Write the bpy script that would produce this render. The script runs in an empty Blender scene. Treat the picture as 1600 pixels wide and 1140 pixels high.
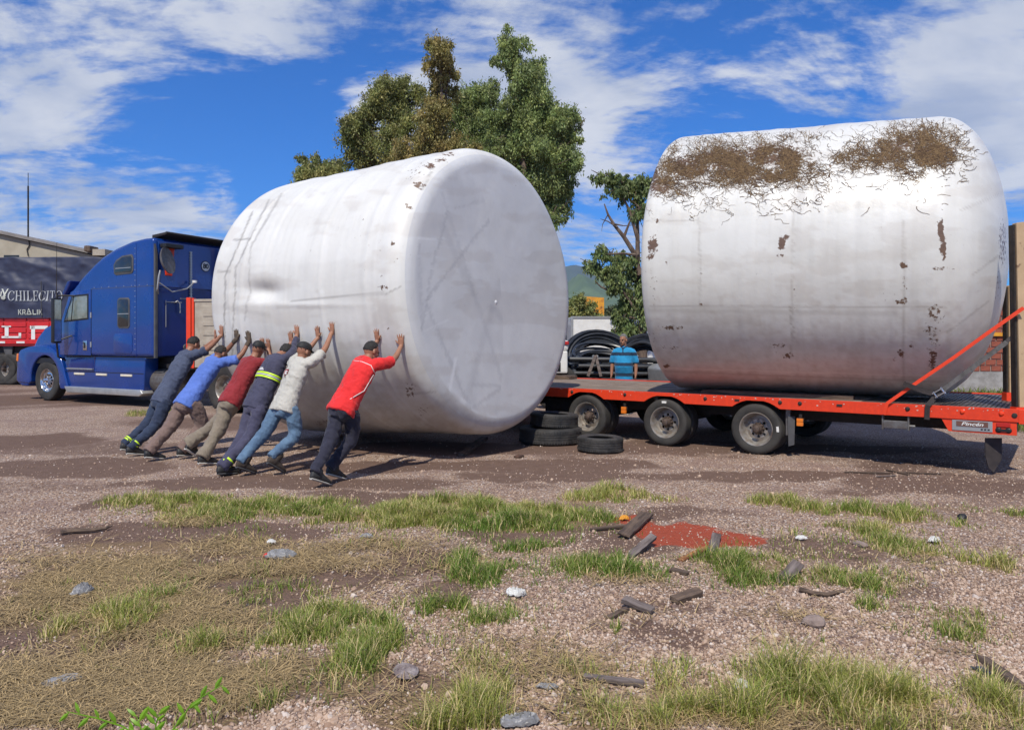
import bpy, bmesh, math, random
import numpy as np
from mathutils import Vector, Matrix
from mathutils.bvhtree import BVHTree
rnd = random.Random(7); rng = np.random.default_rng(7)
S = bpy.context.scene; C = S.collection; R = math.radians; PI = math.pi

# ------------------------------------------------------------------ camera, sky, sun, exposure
F = 1155.0; EYE = 1.65; HOR = 530.0
cam_d = bpy.data.cameras.new('camera'); cam = bpy.data.objects.new('camera', cam_d); C.objects.link(cam)
cam.location = (0, 0, EYE); cam.rotation_euler = (PI/2, 0, 0)
cam_d.sensor_width = 36; cam_d.lens = F/1600*36; cam_d.shift_y = -40/1600
cam_d.clip_start = 0.05; cam_d.clip_end = 9000
S.camera = cam
S.view_settings.view_transform = 'Standard'; S.view_settings.look = 'None'
S.view_settings.exposure = 0.0; S.view_settings.gamma = 1
SUN = Vector((-0.15, -0.61, 0.78)).normalized()
EL = math.asin(SUN.z)
sl = bpy.data.lights.new('sun', 'SUN'); sl.energy = 4.7; sl.angle = R(0.6); sl.color = (1, 0.935, 0.81)
so = bpy.data.objects.new('sun', sl); C.objects.link(so); so.rotation_euler = SUN.to_track_quat('Z', 'Y').to_euler()

W = bpy.data.worlds.new('World'); S.world = W; W.use_nodes = True
nt = W.node_tree; N = nt.nodes; L = nt.links
for n in list(N): N.remove(n)
def nd(t, **k):
    n = N.new(t)
    for a, b in k.items(): setattr(n, a, b)
    return n
def mth(op, a, b=None, clamp=False):
    n = nd('ShaderNodeMath', operation=op, use_clamp=clamp)
    for i, v in enumerate((a, b)):
        if v is None: continue
        if isinstance(v, (int, float)): n.inputs[i].default_value = v
        else: L.new(v, n.inputs[i])
    return n.outputs[0]
def mapr(v, a, b, c, d, smooth=True):
    n = nd('ShaderNodeMapRange', interpolation_type='SMOOTHSTEP' if smooth else 'LINEAR')
    L.new(v, n.inputs[0])
    for i, q in enumerate((a, b, c, d)): n.inputs[i+1].default_value = q
    return n.outputs[0]
sky = nd('ShaderNodeTexSky', sky_type='NISHITA', sun_disc=False, sun_elevation=EL, altitude=900, air_density=1.0, dust_density=0.3, ozone_density=2.5)
sky.sun_rotation = math.atan2(SUN.x, SUN.y)
tc = nd('ShaderNodeTexCoord'); sep = nd('ShaderNodeSeparateXYZ'); L.new(tc.outputs['Generated'], sep.inputs[0])
zc = mth('ADD', mth('MAXIMUM', sep.outputs[2], 0.0), 0.24)
cx = mth('DIVIDE', sep.outputs[0], zc); cy = mth('DIVIDE', sep.outputs[1], zc)
cmb = nd('ShaderNodeCombineXYZ'); L.new(cx, cmb.inputs[0]); L.new(cy, cmb.inputs[1])
mp = nd('ShaderNodeMapping'); L.new(cmb.outputs[0], mp.inputs[0]); mp.inputs['Rotation'].default_value = (0, 0, R(-28)); mp.inputs['Scale'].default_value = (1.0, 1.35, 1); mp.inputs['Location'].default_value = (3.1, 1.7, 0)
n1 = nd('ShaderNodeTexNoise'); L.new(mp.outputs[0], n1.inputs['Vector']); n1.inputs['Scale'].default_value = 1.7; n1.inputs['Detail'].default_value = 9; n1.inputs['Roughness'].default_value = 0.60; n1.inputs['Distortion'].default_value = 0.7
mp2 = nd('ShaderNodeMapping'); L.new(cmb.outputs[0], mp2.inputs[0]); mp2.inputs['Rotation'].default_value = (0, 0, R(-20)); mp2.inputs['Scale'].default_value = (1.6, 2.8, 1)
n2 = nd('ShaderNodeTexNoise'); L.new(mp2.outputs[0], n2.inputs['Vector']); n2.inputs['Scale'].default_value = 5.5; n2.inputs['Detail'].default_value = 8; n2.inputs['Roughness'].default_value = 0.65
n3 = nd('ShaderNodeTexNoise'); L.new(mp.outputs[0], n3.inputs['Vector']); n3.inputs['Scale'].default_value = 2.6; n3.inputs['Detail'].default_value = 5; n3.inputs['Distortion'].default_value = 0.6
dens = mth('ADD', mth('MULTIPLY', n1.outputs[0], 1.7), mth('MULTIPLY', n2.outputs[0], 0.75)); dens = mth('SUBTRACT', dens, 0.72)
# large clear gaps and banks of the real sky, as directions with angular radii
for (dx, dy, rad, amt) in ((330, 175, .13, -.34), (215, 140, .09, -.20), (470, 210, .12, -.32), (380, 265, .09, -.20), (190, 215, .08, -.20), (560, 130, .06, -.10), (1130, 50, .08, -.14), (1110, 180, .10, -.26), (1250, 80, .09, -.18), (1370, 95, .07, -.22), (1270, 150, .08, -.18), (920, 350, .07, -.06), (500, 300, .08, -.20),
                           (620, 15, .22, .24), (60, 140, .10, .16), (120, 330, .15, .20), (280, 330, .09, .26), (200, 290, .07, .12), (380, 350, .06, .14), (920, 100, .13, .24), (900, 230, .11, .20), (1530, 150, .16, .26), (1580, 330, .14, .18), (1450, 170, .08, .16), (60, 20, .16, .14), (330, 15, .14, .26), (800, 60, .13, .16), (1230, 150, .05, .10), (1180, 10, .10, .22), (640, 170, .07, .12), (1200, 330, .12, .08)):
    d = Vector(((dx-800)/F, 1, (HOR-dy)/F)).normalized()
    vm = nd('ShaderNodeVectorMath', operation='DISTANCE'); L.new(tc.outputs['Generated'], vm.inputs[0]); vm.inputs[1].default_value = d
    dens = mth('ADD', dens, mapr(vm.outputs['Value'], 0, rad*1.7, amt*.64, 0))
cov = mapr(dens, 0.40, 0.78, 0, 1)
shade = mapr(mth('ADD', mth('MULTIPLY', n3.outputs[0], 0.8), mth('MULTIPLY', n1.outputs[0], 0.35)), 0.40, 0.74, 0, 1)
cc = nd('ShaderNodeMix', data_type='RGBA'); L.new(shade, cc.inputs[0]); cc.inputs[6].default_value = (5.0, 5.8, 7.6, 1); cc.inputs[7].default_value = (9.6, 9.8, 10.2, 1)
tint = nd('ShaderNodeMix', data_type='RGBA', blend_type='MULTIPLY'); tint.inputs[0].default_value = 1; L.new(sky.outputs[0], tint.inputs[6]); tint.inputs[7].default_value = (0.06, 0.78, 1.72, 1)
mx = nd('ShaderNodeMix', data_type='RGBA'); L.new(mth('MULTIPLY', cov, 0.90), mx.inputs[0]); L.new(tint.outputs[2], mx.inputs[6]); L.new(cc.outputs[2], mx.inputs[7])
bg = nd('ShaderNodeBackground'); bg.inputs[1].default_value = 0.085; L.new(mx.outputs[2], bg.inputs[0])
wo = nd('ShaderNodeOutputWorld'); L.new(bg.outputs[0], wo.inputs[0])

# ------------------------------------------------------------------ helpers
def wp(px, py, Y): return Vector(((px-800)/F*Y, Y, EYE-(py-HOR)/F*Y))          # a surveyed point at depth Y
def gp(px, py):                                                                # a point on the flat ground
    Y = F*EYE/(py-HOR); return Vector(((px-800)/F*Y, Y, 0))
TN = rng.random((64, 64, 64))
def vn(x, y, z=0.0):
    x, y, z = np.broadcast_arrays(np.asarray(x, float), np.asarray(y, float), np.asarray(z, float))
    xi = np.floor(x).astype(int); yi = np.floor(y).astype(int); zi = np.floor(z).astype(int)
    fx = x-xi; fy = y-yi; fz = z-zi
    fx = fx*fx*(3-2*fx); fy = fy*fy*(3-2*fy); fz = fz*fz*(3-2*fz)
    def g(a, b, c): return TN[(xi+a) & 63, (yi+b) & 63, (zi+c) & 63]
    r = 0
    for a in (0, 1):
        for b in (0, 1):
            for c in (0, 1):
                r = r+g(a, b, c)*(fx if a else 1-fx)*(fy if b else 1-fy)*(fz if c else 1-fz)
    return r
def fbm(x, y, z=0.0, o=4):
    r = 0; a = 0.5; t = 0; f = 1.0
    for i in range(o):
        r = r+a*vn(x*f+i*7.3, y*f+i*3.1, np.asarray(z)*f+i*5.7); t += a; a *= 0.5; f *= 2.07
    return r/t

MATS = {}
def mat(name, c1, c2=None, rough=0.6, metal=0.0, scale=4.0, bump=0.0, bscale=None, coat=0.0, stretch=(1, 1, 1), thr=None, c3=None, s3=2.0, attr=None, spec=0.5, trans=0.0, detail=6, sheen=0, dirt=False):
    m = bpy.data.materials.new(name); m.use_nodes = True; MATS[name] = m
    t = m.node_tree; n = t.nodes; l = t.links; b = n['Principled BSDF']
    b.inputs['Roughness'].default_value = rough; b.inputs['Metallic'].default_value = metal
    b.inputs['Coat Weight'].default_value = coat; b.inputs['Coat Roughness'].default_value = 0.08
    b.inputs['Specular IOR Level'].default_value = spec; b.inputs['Transmission Weight'].default_value = trans
    b.inputs['Sheen Weight'].default_value = sheen
    g = n.new('ShaderNodeTexCoord'); mp = n.new('ShaderNodeMapping'); mp.inputs['Scale'].default_value = stretch; l.new(g.outputs['Object'], mp.inputs[0])
    def noise(s, d=detail):
        q = n.new('ShaderNodeTexNoise'); q.inputs['Scale'].default_value = s; q.inputs['Detail'].default_value = d; q.inputs['Roughness'].default_value = 0.6; l.new(mp.outputs[0], q.inputs['Vector']); return q.outputs[0]
    def rmp(v, a, bb):
        q = n.new('ShaderNodeMapRange'); q.interpolation_type = 'SMOOTHSTEP'; l.new(v, q.inputs[0]); q.inputs[1].default_value = a; q.inputs[2].default_value = bb; return q.outputs[0]
    def mix(f, a, bb, mode='MIX'):
        q = n.new('ShaderNodeMix'); q.data_type = 'RGBA'; q.blend_type = mode
        for i, v in ((0, f), (6, a), (7, bb)):
            if isinstance(v, bpy.types.NodeSocket): l.new(v, q.inputs[i])
            elif i == 0: q.inputs[0].default_value = v
            else: q.inputs[i].default_value = (*v, 1) if len(v) == 3 else v
        return q.outputs[2]
    if c2 is None: c2 = tuple(x*0.82 for x in c1)
    nz = noise(scale); a, bb = thr or (0.32, 0.68)
    col = mix(rmp(nz, a, bb), c1, c2)
    if c3: col = mix(rmp(noise(s3, 8), 0.60, 0.70), col, c3)
    if attr:
        q = n.new('ShaderNodeAttribute'); q.attribute_name = attr; col = mix(1.0, col, q.outputs['Color'], 'MULTIPLY')
    l.new(col, b.inputs['Base Color'])
    rr = n.new('ShaderNodeMapRange'); l.new(nz, rr.inputs[0]); rr.inputs[3].default_value = max(0.02, rough-0.08); rr.inputs[4].default_value = min(1, rough+0.08); l.new(rr.outputs[0], b.inputs['Roughness'])
    if bump:
        bp = n.new('ShaderNodeBump'); bp.inputs['Strength'].default_value = bump; bp.inputs['Distance'].default_value = 0.02; l.new(noise(bscale or scale*3), bp.inputs['Height']); l.new(bp.outputs[0], b.inputs['Normal'])
    if dirt:
        q = n.new('ShaderNodeAttribute'); q.attribute_name = 'dirt'; nn = noise(22, 9); ad = n.new('ShaderNodeMath'); ad.operation = 'MULTIPLY_ADD'; l.new(nn, ad.inputs[0]); ad.inputs[1].default_value = 2.6; ad.inputs[2].default_value = -1.50
        a2 = n.new('ShaderNodeMath'); a2.operation = 'ADD'; l.new(ad.outputs[0], a2.inputs[0]); l.new(q.outputs['Fac'], a2.inputs[1]); fac = rmp(a2.outputs[0], .25, .55); dc = mix(noise(12, 4), (.075, .040, .026), (.20, .125, .08)); l.new(mix(fac, col, dc), b.inputs['Base Color'])
    if name in ('leaf', 'grassb', 'bright_leaf'):
        tr_ = n.new('ShaderNodeBsdfTranslucent'); l.new(col, tr_.inputs['Color']); mx_ = n.new('ShaderNodeMixShader'); mx_.inputs[0].default_value = .38; l.new(b.outputs[0], mx_.inputs[1]); l.new(tr_.outputs[0], mx_.inputs[2]); l.new(mx_.outputs[0], n['Material Output'].inputs['Surface'])
    return m

class MB:
    def __init__(s): s.v = []; s.f = []
    def add(s, vs, fs):
        o = len(s.v); s.v += [tuple(v) for v in vs]; s.f += [tuple(i+o for i in f) for f in fs]; return s
    def box(s, a, b, M=None):
        x0, y0, z0 = a; x1, y1, z1 = b
        v = [Vector(p) for p in ((x0,y0,z0),(x1,y0,z0),(x1,y1,z0),(x0,y1,z0),(x0,y0,z1),(x1,y0,z1),(x1,y1,z1),(x0,y1,z1))]
        if M is not None: v = [M @ p for p in v]
        return s.add(v, [(0,3,2,1),(4,5,6,7),(0,1,5,4),(1,2,6,5),(2,3,7,6),(3,0,4,7)])
    def tube(s, pts, rad, n=8, cap=True):
        pts = [Vector(p) for p in pts]; k = len(pts)
        if isinstance(rad, (int, float)): rad = [rad]*k
        vs = []; prev = None
        for i, p in enumerate(pts):
            d = (pts[min(i+1, k-1)]-pts[max(i-1, 0)]).normalized()
            if prev is None:
                u = d.cross(Vector((0, 0, 1)));
                if u.length < 0.05: u = d.cross(Vector((0, 1, 0)))
            else: u = prev-d*prev.dot(d)
            u.normalize(); prev = u; w = d.cross(u)
            for j in range(n):
                t = 2*PI*j/n; vs.append(p+(u*math.cos(t)+w*math.sin(t))*rad[i])
        fs = [(i*n+j, i*n+(j+1) % n, (i+1)*n+(j+1) % n, (i+1)*n+j) for i in range(k-1) for j in range(n)]
        if cap: fs += [tuple(range(n))[::-1], tuple(range((k-1)*n, k*n))]
        return s.add(vs, fs)
    def lathe(s, prof, n=32, M=None, closed=False):     # prof (r, h), axis = local Z
        vs = [(r*math.cos(2*PI*j/n), r*math.sin(2*PI*j/n), h) for r, h in prof for j in range(n)]
        if M is not None: vs = [M @ Vector(v) for v in vs]
        k = len(prof); m = k if closed else k-1
        return s.add(vs, [(i*n+j, i*n+(j+1) % n, ((i+1) % k)*n+(j+1) % n, ((i+1) % k)*n+j) for i in range(m) for j in range(n)])
    def prism(s, poly, y0, y1, M=None):                 # poly in (x, z), extruded along y
        n = len(poly); vs = [Vector((x, y0, z)) for x, z in poly]+[Vector((x, y1, z)) for x, z in poly]
        if M is not None: vs = [M @ v for v in vs]
        return s.add(vs, [tuple(range(n)), tuple(range(n, 2*n))[::-1]]+[(i, i+n, (i+1) % n+n, (i+1) % n) for i in range(n)])
    def mesh(s, name, m, smooth=False, bevel=0, seg=2, ang=40):
        me = bpy.data.meshes.new(name); me.from_pydata(s.v, [], s.f)
        bm = bmesh.new(); bm.from_mesh(me); bmesh.ops.recalc_face_normals(bm, faces=bm.faces)
        if bevel:
            es = [e for e in bm.edges if e.is_manifold and e.calc_face_angle(0) > R(ang)]
            bmesh.ops.bevel(bm, geom=es, offset=bevel, segments=seg, affect='EDGES', profile=0.6, clamp_overlap=True)
        bm.to_mesh(me); bm.free()
        if smooth:
            me.polygons.foreach_set('use_smooth', [True]*len(me.polygons))
            me.set_sharp_from_angle(angle=R(38))
        me.materials.append(m); return me
    def build(s, name, m, parent=None, smooth=False, bevel=0, seg=2, ang=40, label=None):
        o = bpy.data.objects.new(name, s.mesh(name, m, smooth, bevel, seg, ang)); C.objects.link(o)
        if parent: o.parent = parent
        if label: o['label'] = label
        return o
def link(name, me, parent=None, M=None, label=None):
    o = bpy.data.objects.new(name, me); C.objects.link(o)
    if parent: o.parent = parent
    if M is not None: o.matrix_local = M
    if label: o['label'] = label
    return o
def bigmesh(name, V, Q, m, smooth=True, cols=None):   # V (n,3) array, Q (m,k) array of same-size faces
    me = bpy.data.meshes.new(name); V = np.asarray(V, np.float32); Q = np.asarray(Q, np.int32); k = Q.shape[1]
    me.vertices.add(len(V)); me.vertices.foreach_set('co', V.ravel())
    me.loops.add(Q.size); me.loops.foreach_set('vertex_index', Q.ravel())
    me.polygons.add(len(Q)); me.polygons.foreach_set('loop_start', np.arange(len(Q), dtype=np.int32)*k)
    me.polygons.foreach_set('use_smooth', np.full(len(Q), smooth))
    me.update(calc_edges=True)
    if cols:
        for nme, arr in cols.items():
            a = me.color_attributes.new(nme, 'FLOAT_COLOR', 'POINT'); c = np.ones((len(V), 4), np.float32); c[:, :3] = arr; a.data.foreach_set('color', c.ravel())
    me.materials.append(m); return me
def tag(o, label=None, cat=None, group=None, kind=None):
    if label: o['label'] = label
    if cat: o['category'] = cat
    if group: o['group'] = group
    if kind: o['kind'] = kind
    return o
def thing(name, label, cat, loc=(0, 0, 0), rz=0, group=None):
    o = bpy.data.objects.new(name, None); C.objects.link(o); o.location = loc; o.rotation_euler = (0, 0, rz); o.empty_display_size = 0.2
    return tag(o, label, cat, group)
def T(x=0, y=0, z=0): return Matrix.Translation((x, y, z))
def RX(a): return Matrix.Rotation(a, 4, 'X')
def RY(a): return Matrix.Rotation(a, 4, 'Y')
def RZ(a): return Matrix.Rotation(a, 4, 'Z')

# ------------------------------------------------------------------ materials
mat('tyre', (.022,.021,.02), (.045,.041,.037), .8, scale=5, bump=.25, bscale=40)
mat('old_tyre', (.018,.018,.019), (.05,.046,.043), .75, scale=7, bump=.5, bscale=30)
mat('rim', (.42,.40,.37), (.26,.21,.17), .45, .55, scale=9, c3=(.16,.10,.07), s3=6, bump=.1)
mat('hub', (.07,.05,.042), (.13,.09,.07), .7, .3, scale=14, bump=.4)
mat('chrome', (.75,.75,.76), (.6,.6,.6), .16, 1.0, scale=12)
mat('orange', (.78,.055,.012), (.68,.045,.012), .42, scale=3, c3=(.60,.07,.03), s3=3.2, bump=.08, bscale=20)
mat('orange_chip', (.75,.052,.012), (.66,.045,.012), .42, scale=16, thr=(.3,.6), bump=.1, bscale=24)
mat('chip', (.62,.55,.5), (.4,.3,.25), .7, scale=20)
mat('beige', (.52,.37,.22), (.44,.31,.18), .55, scale=4, c3=(.16,.09,.05), s3=9, bump=.08)
mat('beige_panel', (.42,.37,.30), (.33,.28,.22), .6, scale=6, bump=.1)
mat('dark_metal', (.022,.02,.019), (.045,.035,.03), .65, .3, scale=8, bump=.3)
mat('black', (.010,.010,.011), (.016,.016,.017), .5)
mat('grey_metal', (.2,.195,.19), (.13,.11,.1), .55, .6, scale=10, bump=.15)
mat('deck_wood', (.30,.23,.18), (.13,.095,.075), .85, scale=2.2, stretch=(1,14,14), bump=.5, bscale=4)
mat('wood_old', (.17,.115,.08), (.06,.04,.03), .85, scale=3, stretch=(1,9,9), bump=.6, bscale=5)
mat('wood_grey', (.22,.18,.165), (.09,.068,.06), .85, scale=3, stretch=(1,9,9), bump=.6, bscale=5)
mat('wood_split', (.42,.19,.06), (.2,.07,.03), .8, scale=4, stretch=(1,9,9), bump=.5, bscale=5)
mat('checker', (.22,.2,.19), (.11,.09,.08), .5, .5, scale=5, bump=.6, bscale=30)
mat('blue_paint', (.003,.045,.26), (.003,.040,.22), .28, 0.2, scale=1.2, coat=.8)
mat('blue_dark', (.004,.018,.16), (.004,.015,.13), .35, 0.1, scale=2, coat=.4)
mat('rubber_grey', (.09,.09,.095), (.06,.06,.065), .7)
mat('white_paint', (.74,.74,.72), (.66,.65,.62), .4, scale=4, coat=.2)
mat('cream', (.72,.66,.52), (.62,.56,.44), .5)
mat('glass_dark', (.012,.014,.016), (.02,.022,.025), .06, scale=2, coat=.5)
mat('glass_cab', (.10,.13,.12), (.26,.29,.26), .12, scale=1.6, coat=.6)
mat('amber', (.75,.2,.02), (.7,.17,.015), .25, coat=.5)
mat('red_lens', (.45,.02,.015), (.4,.015,.01), .25, coat=.5)
mat('red_paint', (.62,.018,.018), (.5,.014,.016), .45, scale=3, coat=.2, bump=.06)
mat('tarp', (.022,.027,.058), (.036,.042,.08), .55, scale=2.2, bump=.35, bscale=3)
mat('tarp_letter', (.42,.44,.46), (.32,.34,.37), .7)
mat('tarp_letter_b', (.5,.52,.47), (.4,.42,.38), .7)
mat('strap_orange', (.80,.055,.012), (.7,.045,.012), .7, scale=8)
mat('strap_grey', (.12,.115,.115), (.07,.065,.063), .8, scale=12, bump=.2)
mat('strap_black', (.025,.02,.02), (.045,.035,.035), .8, scale=12)
mat('skin', (.34,.165,.10), (.29,.13,.078), .5, scale=6, spec=.4)
mat('skin_b', (.27,.125,.075), (.22,.10,.058), .5, scale=6, spec=.4)
mat('hair', (.010,.008,.007), (.02,.016,.013), .6, scale=60, bump=.7, bscale=90)
mat('hair_grey', (.10,.095,.09), (.20,.19,.18), .7, scale=60, bump=.7, bscale=90)
def cloth(n, a, b=None, r=.85): mat(n, a, b, r, scale=5, bump=.8, bscale=11, stretch=(1,1,.7), sheen=.15)
cloth('c_slate', (.055,.07,.12), (.042,.055,.10)); cloth('c_lightblue', (.09,.17,.52), (.07,.14,.44)); cloth('c_darkred', (.25,.012,.018), (.20,.010,.014))
cloth('c_navy', (.045,.045,.085), (.035,.034,.065)); cloth('c_white', (.50,.48,.43), (.42,.41,.37)); cloth('c_red', (.72,.018,.018), (.62,.014,.015))
cloth('p_jean_dark', (.012,.022,.055), (.02,.035,.075)); cloth('p_mauve', (.19,.125,.105), (.15,.10,.085)); cloth('p_khaki', (.23,.19,.14), (.18,.145,.11))
cloth('p_coverall', (.05,.048,.09), (.036,.034,.068)); cloth('p_jean', (.11,.19,.29), (.05,.095,.17)); cloth('p_black', (.012,.012,.028), (.018,.018,.036))
cloth('polo', (.01,.26,.52), (.01,.22,.46)); cloth('polo_stripe', (.005,.025,.06), (.006,.03,.07))
mat('cap', (.010,.010,.011), (.016,.016,.018), .7, bump=.2); mat('shoe_black', (.015,.015,.016), (.03,.03,.03), .6); mat('shoe_brown', (.065,.048,.036), (.04,.03,.024), .8, scale=14, bump=.3)
mat('sole', (.55,.54,.5), (.4,.38,.35), .7); mat('glove', (.12,.085,.06), (.06,.045,.035), .9, scale=18, bump=.4); mat('hivis', (.55,.8,.03), (.5,.72,.03), .5); mat('reflect', (.6,.62,.6), None, .4)
mat('bark', (.16,.115,.085), (.07,.045,.035), .9, scale=3, bump=.6, stretch=(3,3,.8)); 
mat('leaf', (.95,.95,.95), (.75,.8,.7), .55, scale=.8, attr='col'); mat('straw', (1,1,1), (.9,.9,.88), .7, scale=2, attr='col'); mat('grassb', (.95,.95,.95), (.85,.85,.8), .6, scale=2, attr='col')
mat('wall_beige', (.40,.36,.28), (.34,.30,.23), .85, scale=1.2, bump=.1); mat('roof_grey', (.26,.24,.22), (.18,.16,.15), .7, scale=2)
mat('brick', (.30,.085,.05), (.19,.05,.035), .9, scale=3, bump=.5, bscale=12); mat('mortar', (.30,.26,.23), (.22,.19,.17), .9, scale=6, bump=.3); mat('concrete', (.33,.32,.31), (.22,.21,.20), .9, scale=4, bump=.3)
mat('pipe', (.018,.02,.024), (.035,.037,.042), .35, scale=3); mat('pipe_end', (.12,.14,.17), (.08,.09,.11), .5)
mat('yellow', (.72,.33,.02), (.5,.2,.02), .6, scale=3, c3=(.2,.08,.02), s3=3)
mat('plastic_grey', (.27,.27,.28), (.17,.165,.16), .35, scale=12, bump=.5, bscale=18); mat('plastic_dark', (.16,.12,.115), (.30,.26,.25), .5, scale=14, bump=.5); mat('paper', (.7,.7,.68), (.5,.48,.45), .7, scale=15, bump=.5)
mat('stone', (.30,.23,.20), (.2,.15,.13), .9, scale=12, bump=.6); mat('bark_chip', (.09,.045,.03), (.05,.03,.022), .9, scale=12, bump=.6)
mat('plate_brown', (.16,.075,.055), None, .5); mat('silver', (.5,.5,.49), (.4,.4,.39), .4, .6); mat('bright_leaf', (.22,.42,.02), (.16,.34,.02), .45, scale=8)
mat('roots', (.9,.9,.9), (.7,.7,.7), .9, scale=10, attr='col')

# ------------------------------------------------------------------ ground: one sheet with its own patches of gravel, soil, straw and red earth
def ell(l):
    o = []
    for px, py, rx, ry, a in l:
        c = gp(px, py); f = gp(px, py-ry); n_ = gp(px, py+ry); o.append((c.x, (f.y+n_.y)/2, rx/F*c.y, max(.03, (f.y-n_.y)/2), a))
    return o
GREEN = ell([(620,830,330,30,.34),(1380,860,230,40,.34),(760,920,160,60,.36),(1180,900,260,26,.36),(640,1020,260,70,.34),(250,960,260,70,.38),(1250,1090,360,50,.5),(350,800,180,22,.4),(1480,960,110,50,.36),(620,800,360,16,.5),(240,785,85,12,.9),(330,795,90,16,.9),(430,798,80,15,1),(560,806,70,14,1),(700,800,110,24,1.3),(640,812,60,16,1),(790,812,80,18,1.2),(870,812,70,16,1),(900,778,40,10,.8),(950,773,50,10,1),(1045,780,45,8,.7),
 (1225,782,50,10,1),(1290,795,60,10,.9),(1380,795,50,12,1),(1440,810,50,10,.9),(1350,822,50,10,.7),(1400,850,40,18,1),(1450,870,45,10,.7),(1560,887,38,8,1),(1500,793,45,7,.7),(1595,802,22,8,.8),(1530,823,30,5,.5),
 (860,852,40,8,.6),(800,860,60,10,.6),(745,893,50,24,1.5),(800,900,40,14,.8),(735,958,60,20,1.1),(690,975,30,8,.7),(970,888,75,18,1.2),(1140,880,45,12,.8),(1195,900,60,26,1),(1290,905,70,14,.8),(1360,908,50,12,.8),(1380,942,50,10,.7),(1480,960,40,16,1),(1520,985,45,14,1),
 (1032,998,16,8,.9),(972,982,16,8,.7),(880,1010,30,10,.7),(1280,995,12,4,.7),(510,980,90,26,1),(580,1000,40,30,1),(540,1040,50,20,.9),(290,1012,45,16,1),(120,990,40,22,1),(200,960,80,26,.8),(90,935,60,20,.6),(330,935,60,14,.6),(420,925,70,10,.5),
 (735,1040,55,18,1),(715,1075,70,24,1),(700,1120,90,20,.9),(900,1050,30,8,.5),(900,1100,60,24,1),(1000,1115,90,24,1.1),(1140,1115,90,20,1),(1290,1100,90,34,1.2),(1400,1110,90,40,1.2),(1500,1120,90,30,1),(1590,1110,60,40,1),(330,1125,80,14,.8),(450,1110,70,20,.8),(240,645,34,5,1),(860,770,12,3,.6)])
STRAW = ell([(700,1060,300,60,.4),(560,900,200,60,.35),(1200,1000,300,60,.18),(1250,900,250,30,.25),(260,860,230,22,.7),(330,812,60,9,.8),(180,905,200,24,1),(120,960,170,40,1),(330,900,150,16,1),(150,1060,200,60,1),(430,1070,160,40,.9),(300,980,110,24,.8),(640,1110,90,30,.8),(820,1000,70,10,.3),(1220,960,70,10,.5),(1300,1120,320,26,.8),(1500,1010,60,12,.8),(470,880,120,12,.5),(620,850,70,10,.5),(890,1045,90,10,.5),(1420,870,60,14,.4),(1020,915,80,14,.5)])
DIRT = ell([(90,730,170,16,1.1),(420,752,260,10,1.0),(800,728,220,9,1.1),(1180,745,200,9,.9),(1480,760,160,10,.8),(1250,700,260,8,.8),(560,730,160,8,1.0),(150,790,60,10,.7),(30,690,120,14,1.0),(840,830,100,16,.9),(700,930,60,20,.8),(1090,960,50,12,.6),(480,905,120,18,.9),(1450,920,80,10,.6),(150,985,270,110,.85),(350,1085,250,60,.8),(640,1095,150,50,.7),(900,1100,120,40,.6),(1300,1110,260,36,.7),(300,832,230,18,1),(390,958,75,18,1.2),(620,780,110,9,.9),(860,743,170,6,.8),(560,770,90,8,.6),(120,700,260,12,.6),(700,700,240,10,.9),(1290,860,110,30,.7),(1110,1012,60,14,.9),(640,880,90,22,.9),(990,850,90,18,.8),(640,1060,60,24,.9),(1400,720,200,8,.3),(300,1085,200,30,.6),(40,760,120,10,.5),(1250,770,260,6,.4),(450,660,300,12,.7),(1100,800,120,8,.5),(250,735,260,7,.35),(900,722,90,5,.5)])
RED = ell([(1085,836,110,22,1.3),(960,808,60,12,.8),(1010,822,50,10,1)])
def fld(Ls, x, y):
    wx = x+(fbm(x*1.1, y*1.1, 3.3)-.5)*.9+(fbm(x*4, y*4, 8.1)-.5)*.25; wy = y+(fbm(x*1.1, y*1.1, 9.7)-.5)*.9+(fbm(x*4, y*4, 1.1)-.5)*.25
    r = np.zeros_like(x)
    for cx_, cy_, rx, ry, a in Ls:
        d = ((wx-cx_)/rx)**2+((wy-cy_)/ry)**2; r = np.maximum(r, a*np.clip(1.5-d, 0, 1))
    return np.clip(r, 0, 1.5)
def gh(x, y):
    near = np.clip((9.5-np.asarray(y, float))/3, 0, 1)
    return (fbm(x*.9, y*.9, 2.0)-.5)*.05*near+(fbm(x*5, y*5, 6.0, 3)-.5)*.018
def axis(lo, hi, step, far):
    a = list(np.arange(lo, hi, step)); s = step; v = hi
    while v < far: a.append(v); s *= 1.35; v += s
    s = step; v = lo-s; pre = []
    while v > -far: pre.append(v); s *= 1.35; v -= s
    return np.array(pre[::-1]+a)
gx = axis(-9, 9, .07, 4500); gyv = axis(2.2, 16, .07, 4500)
GX, GY = np.meshgrid(gx, gyv); x = GX.ravel(); y = GY.ravel()
Gn = fld(GREEN, x, y); St = fld(STRAW, x, y); Dt = fld(DIRT, x, y); Rd = fld(RED, x, y)
big = fbm(x*.35, y*.35, 5.5); Dt = np.clip(Dt+np.clip((big-.47)*4, 0, .8)*np.clip(.3+1.6*fbm(x*1.6, y*2.6, 1.5)-.3, 0, 1)+np.clip((y-16)/20, 0, .3), 0, 1)
cols = np.stack([Dt, np.clip(np.maximum(Gn*.8, St), 0, 1), np.clip(Rd, 0, 1)], 1)
flat = (np.abs(x) < 12) & (y > 0) & (y < 18)
z = np.where(flat, gh(x, y)-.006, -.006); ny, nx = GX.shape
idx = np.arange(nx*ny).reshape(ny, nx); Q = np.stack([idx[:-1, :-1], idx[:-1, 1:], idx[1:, 1:], idx[1:, :-1]], -1).reshape(-1, 4)
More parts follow.
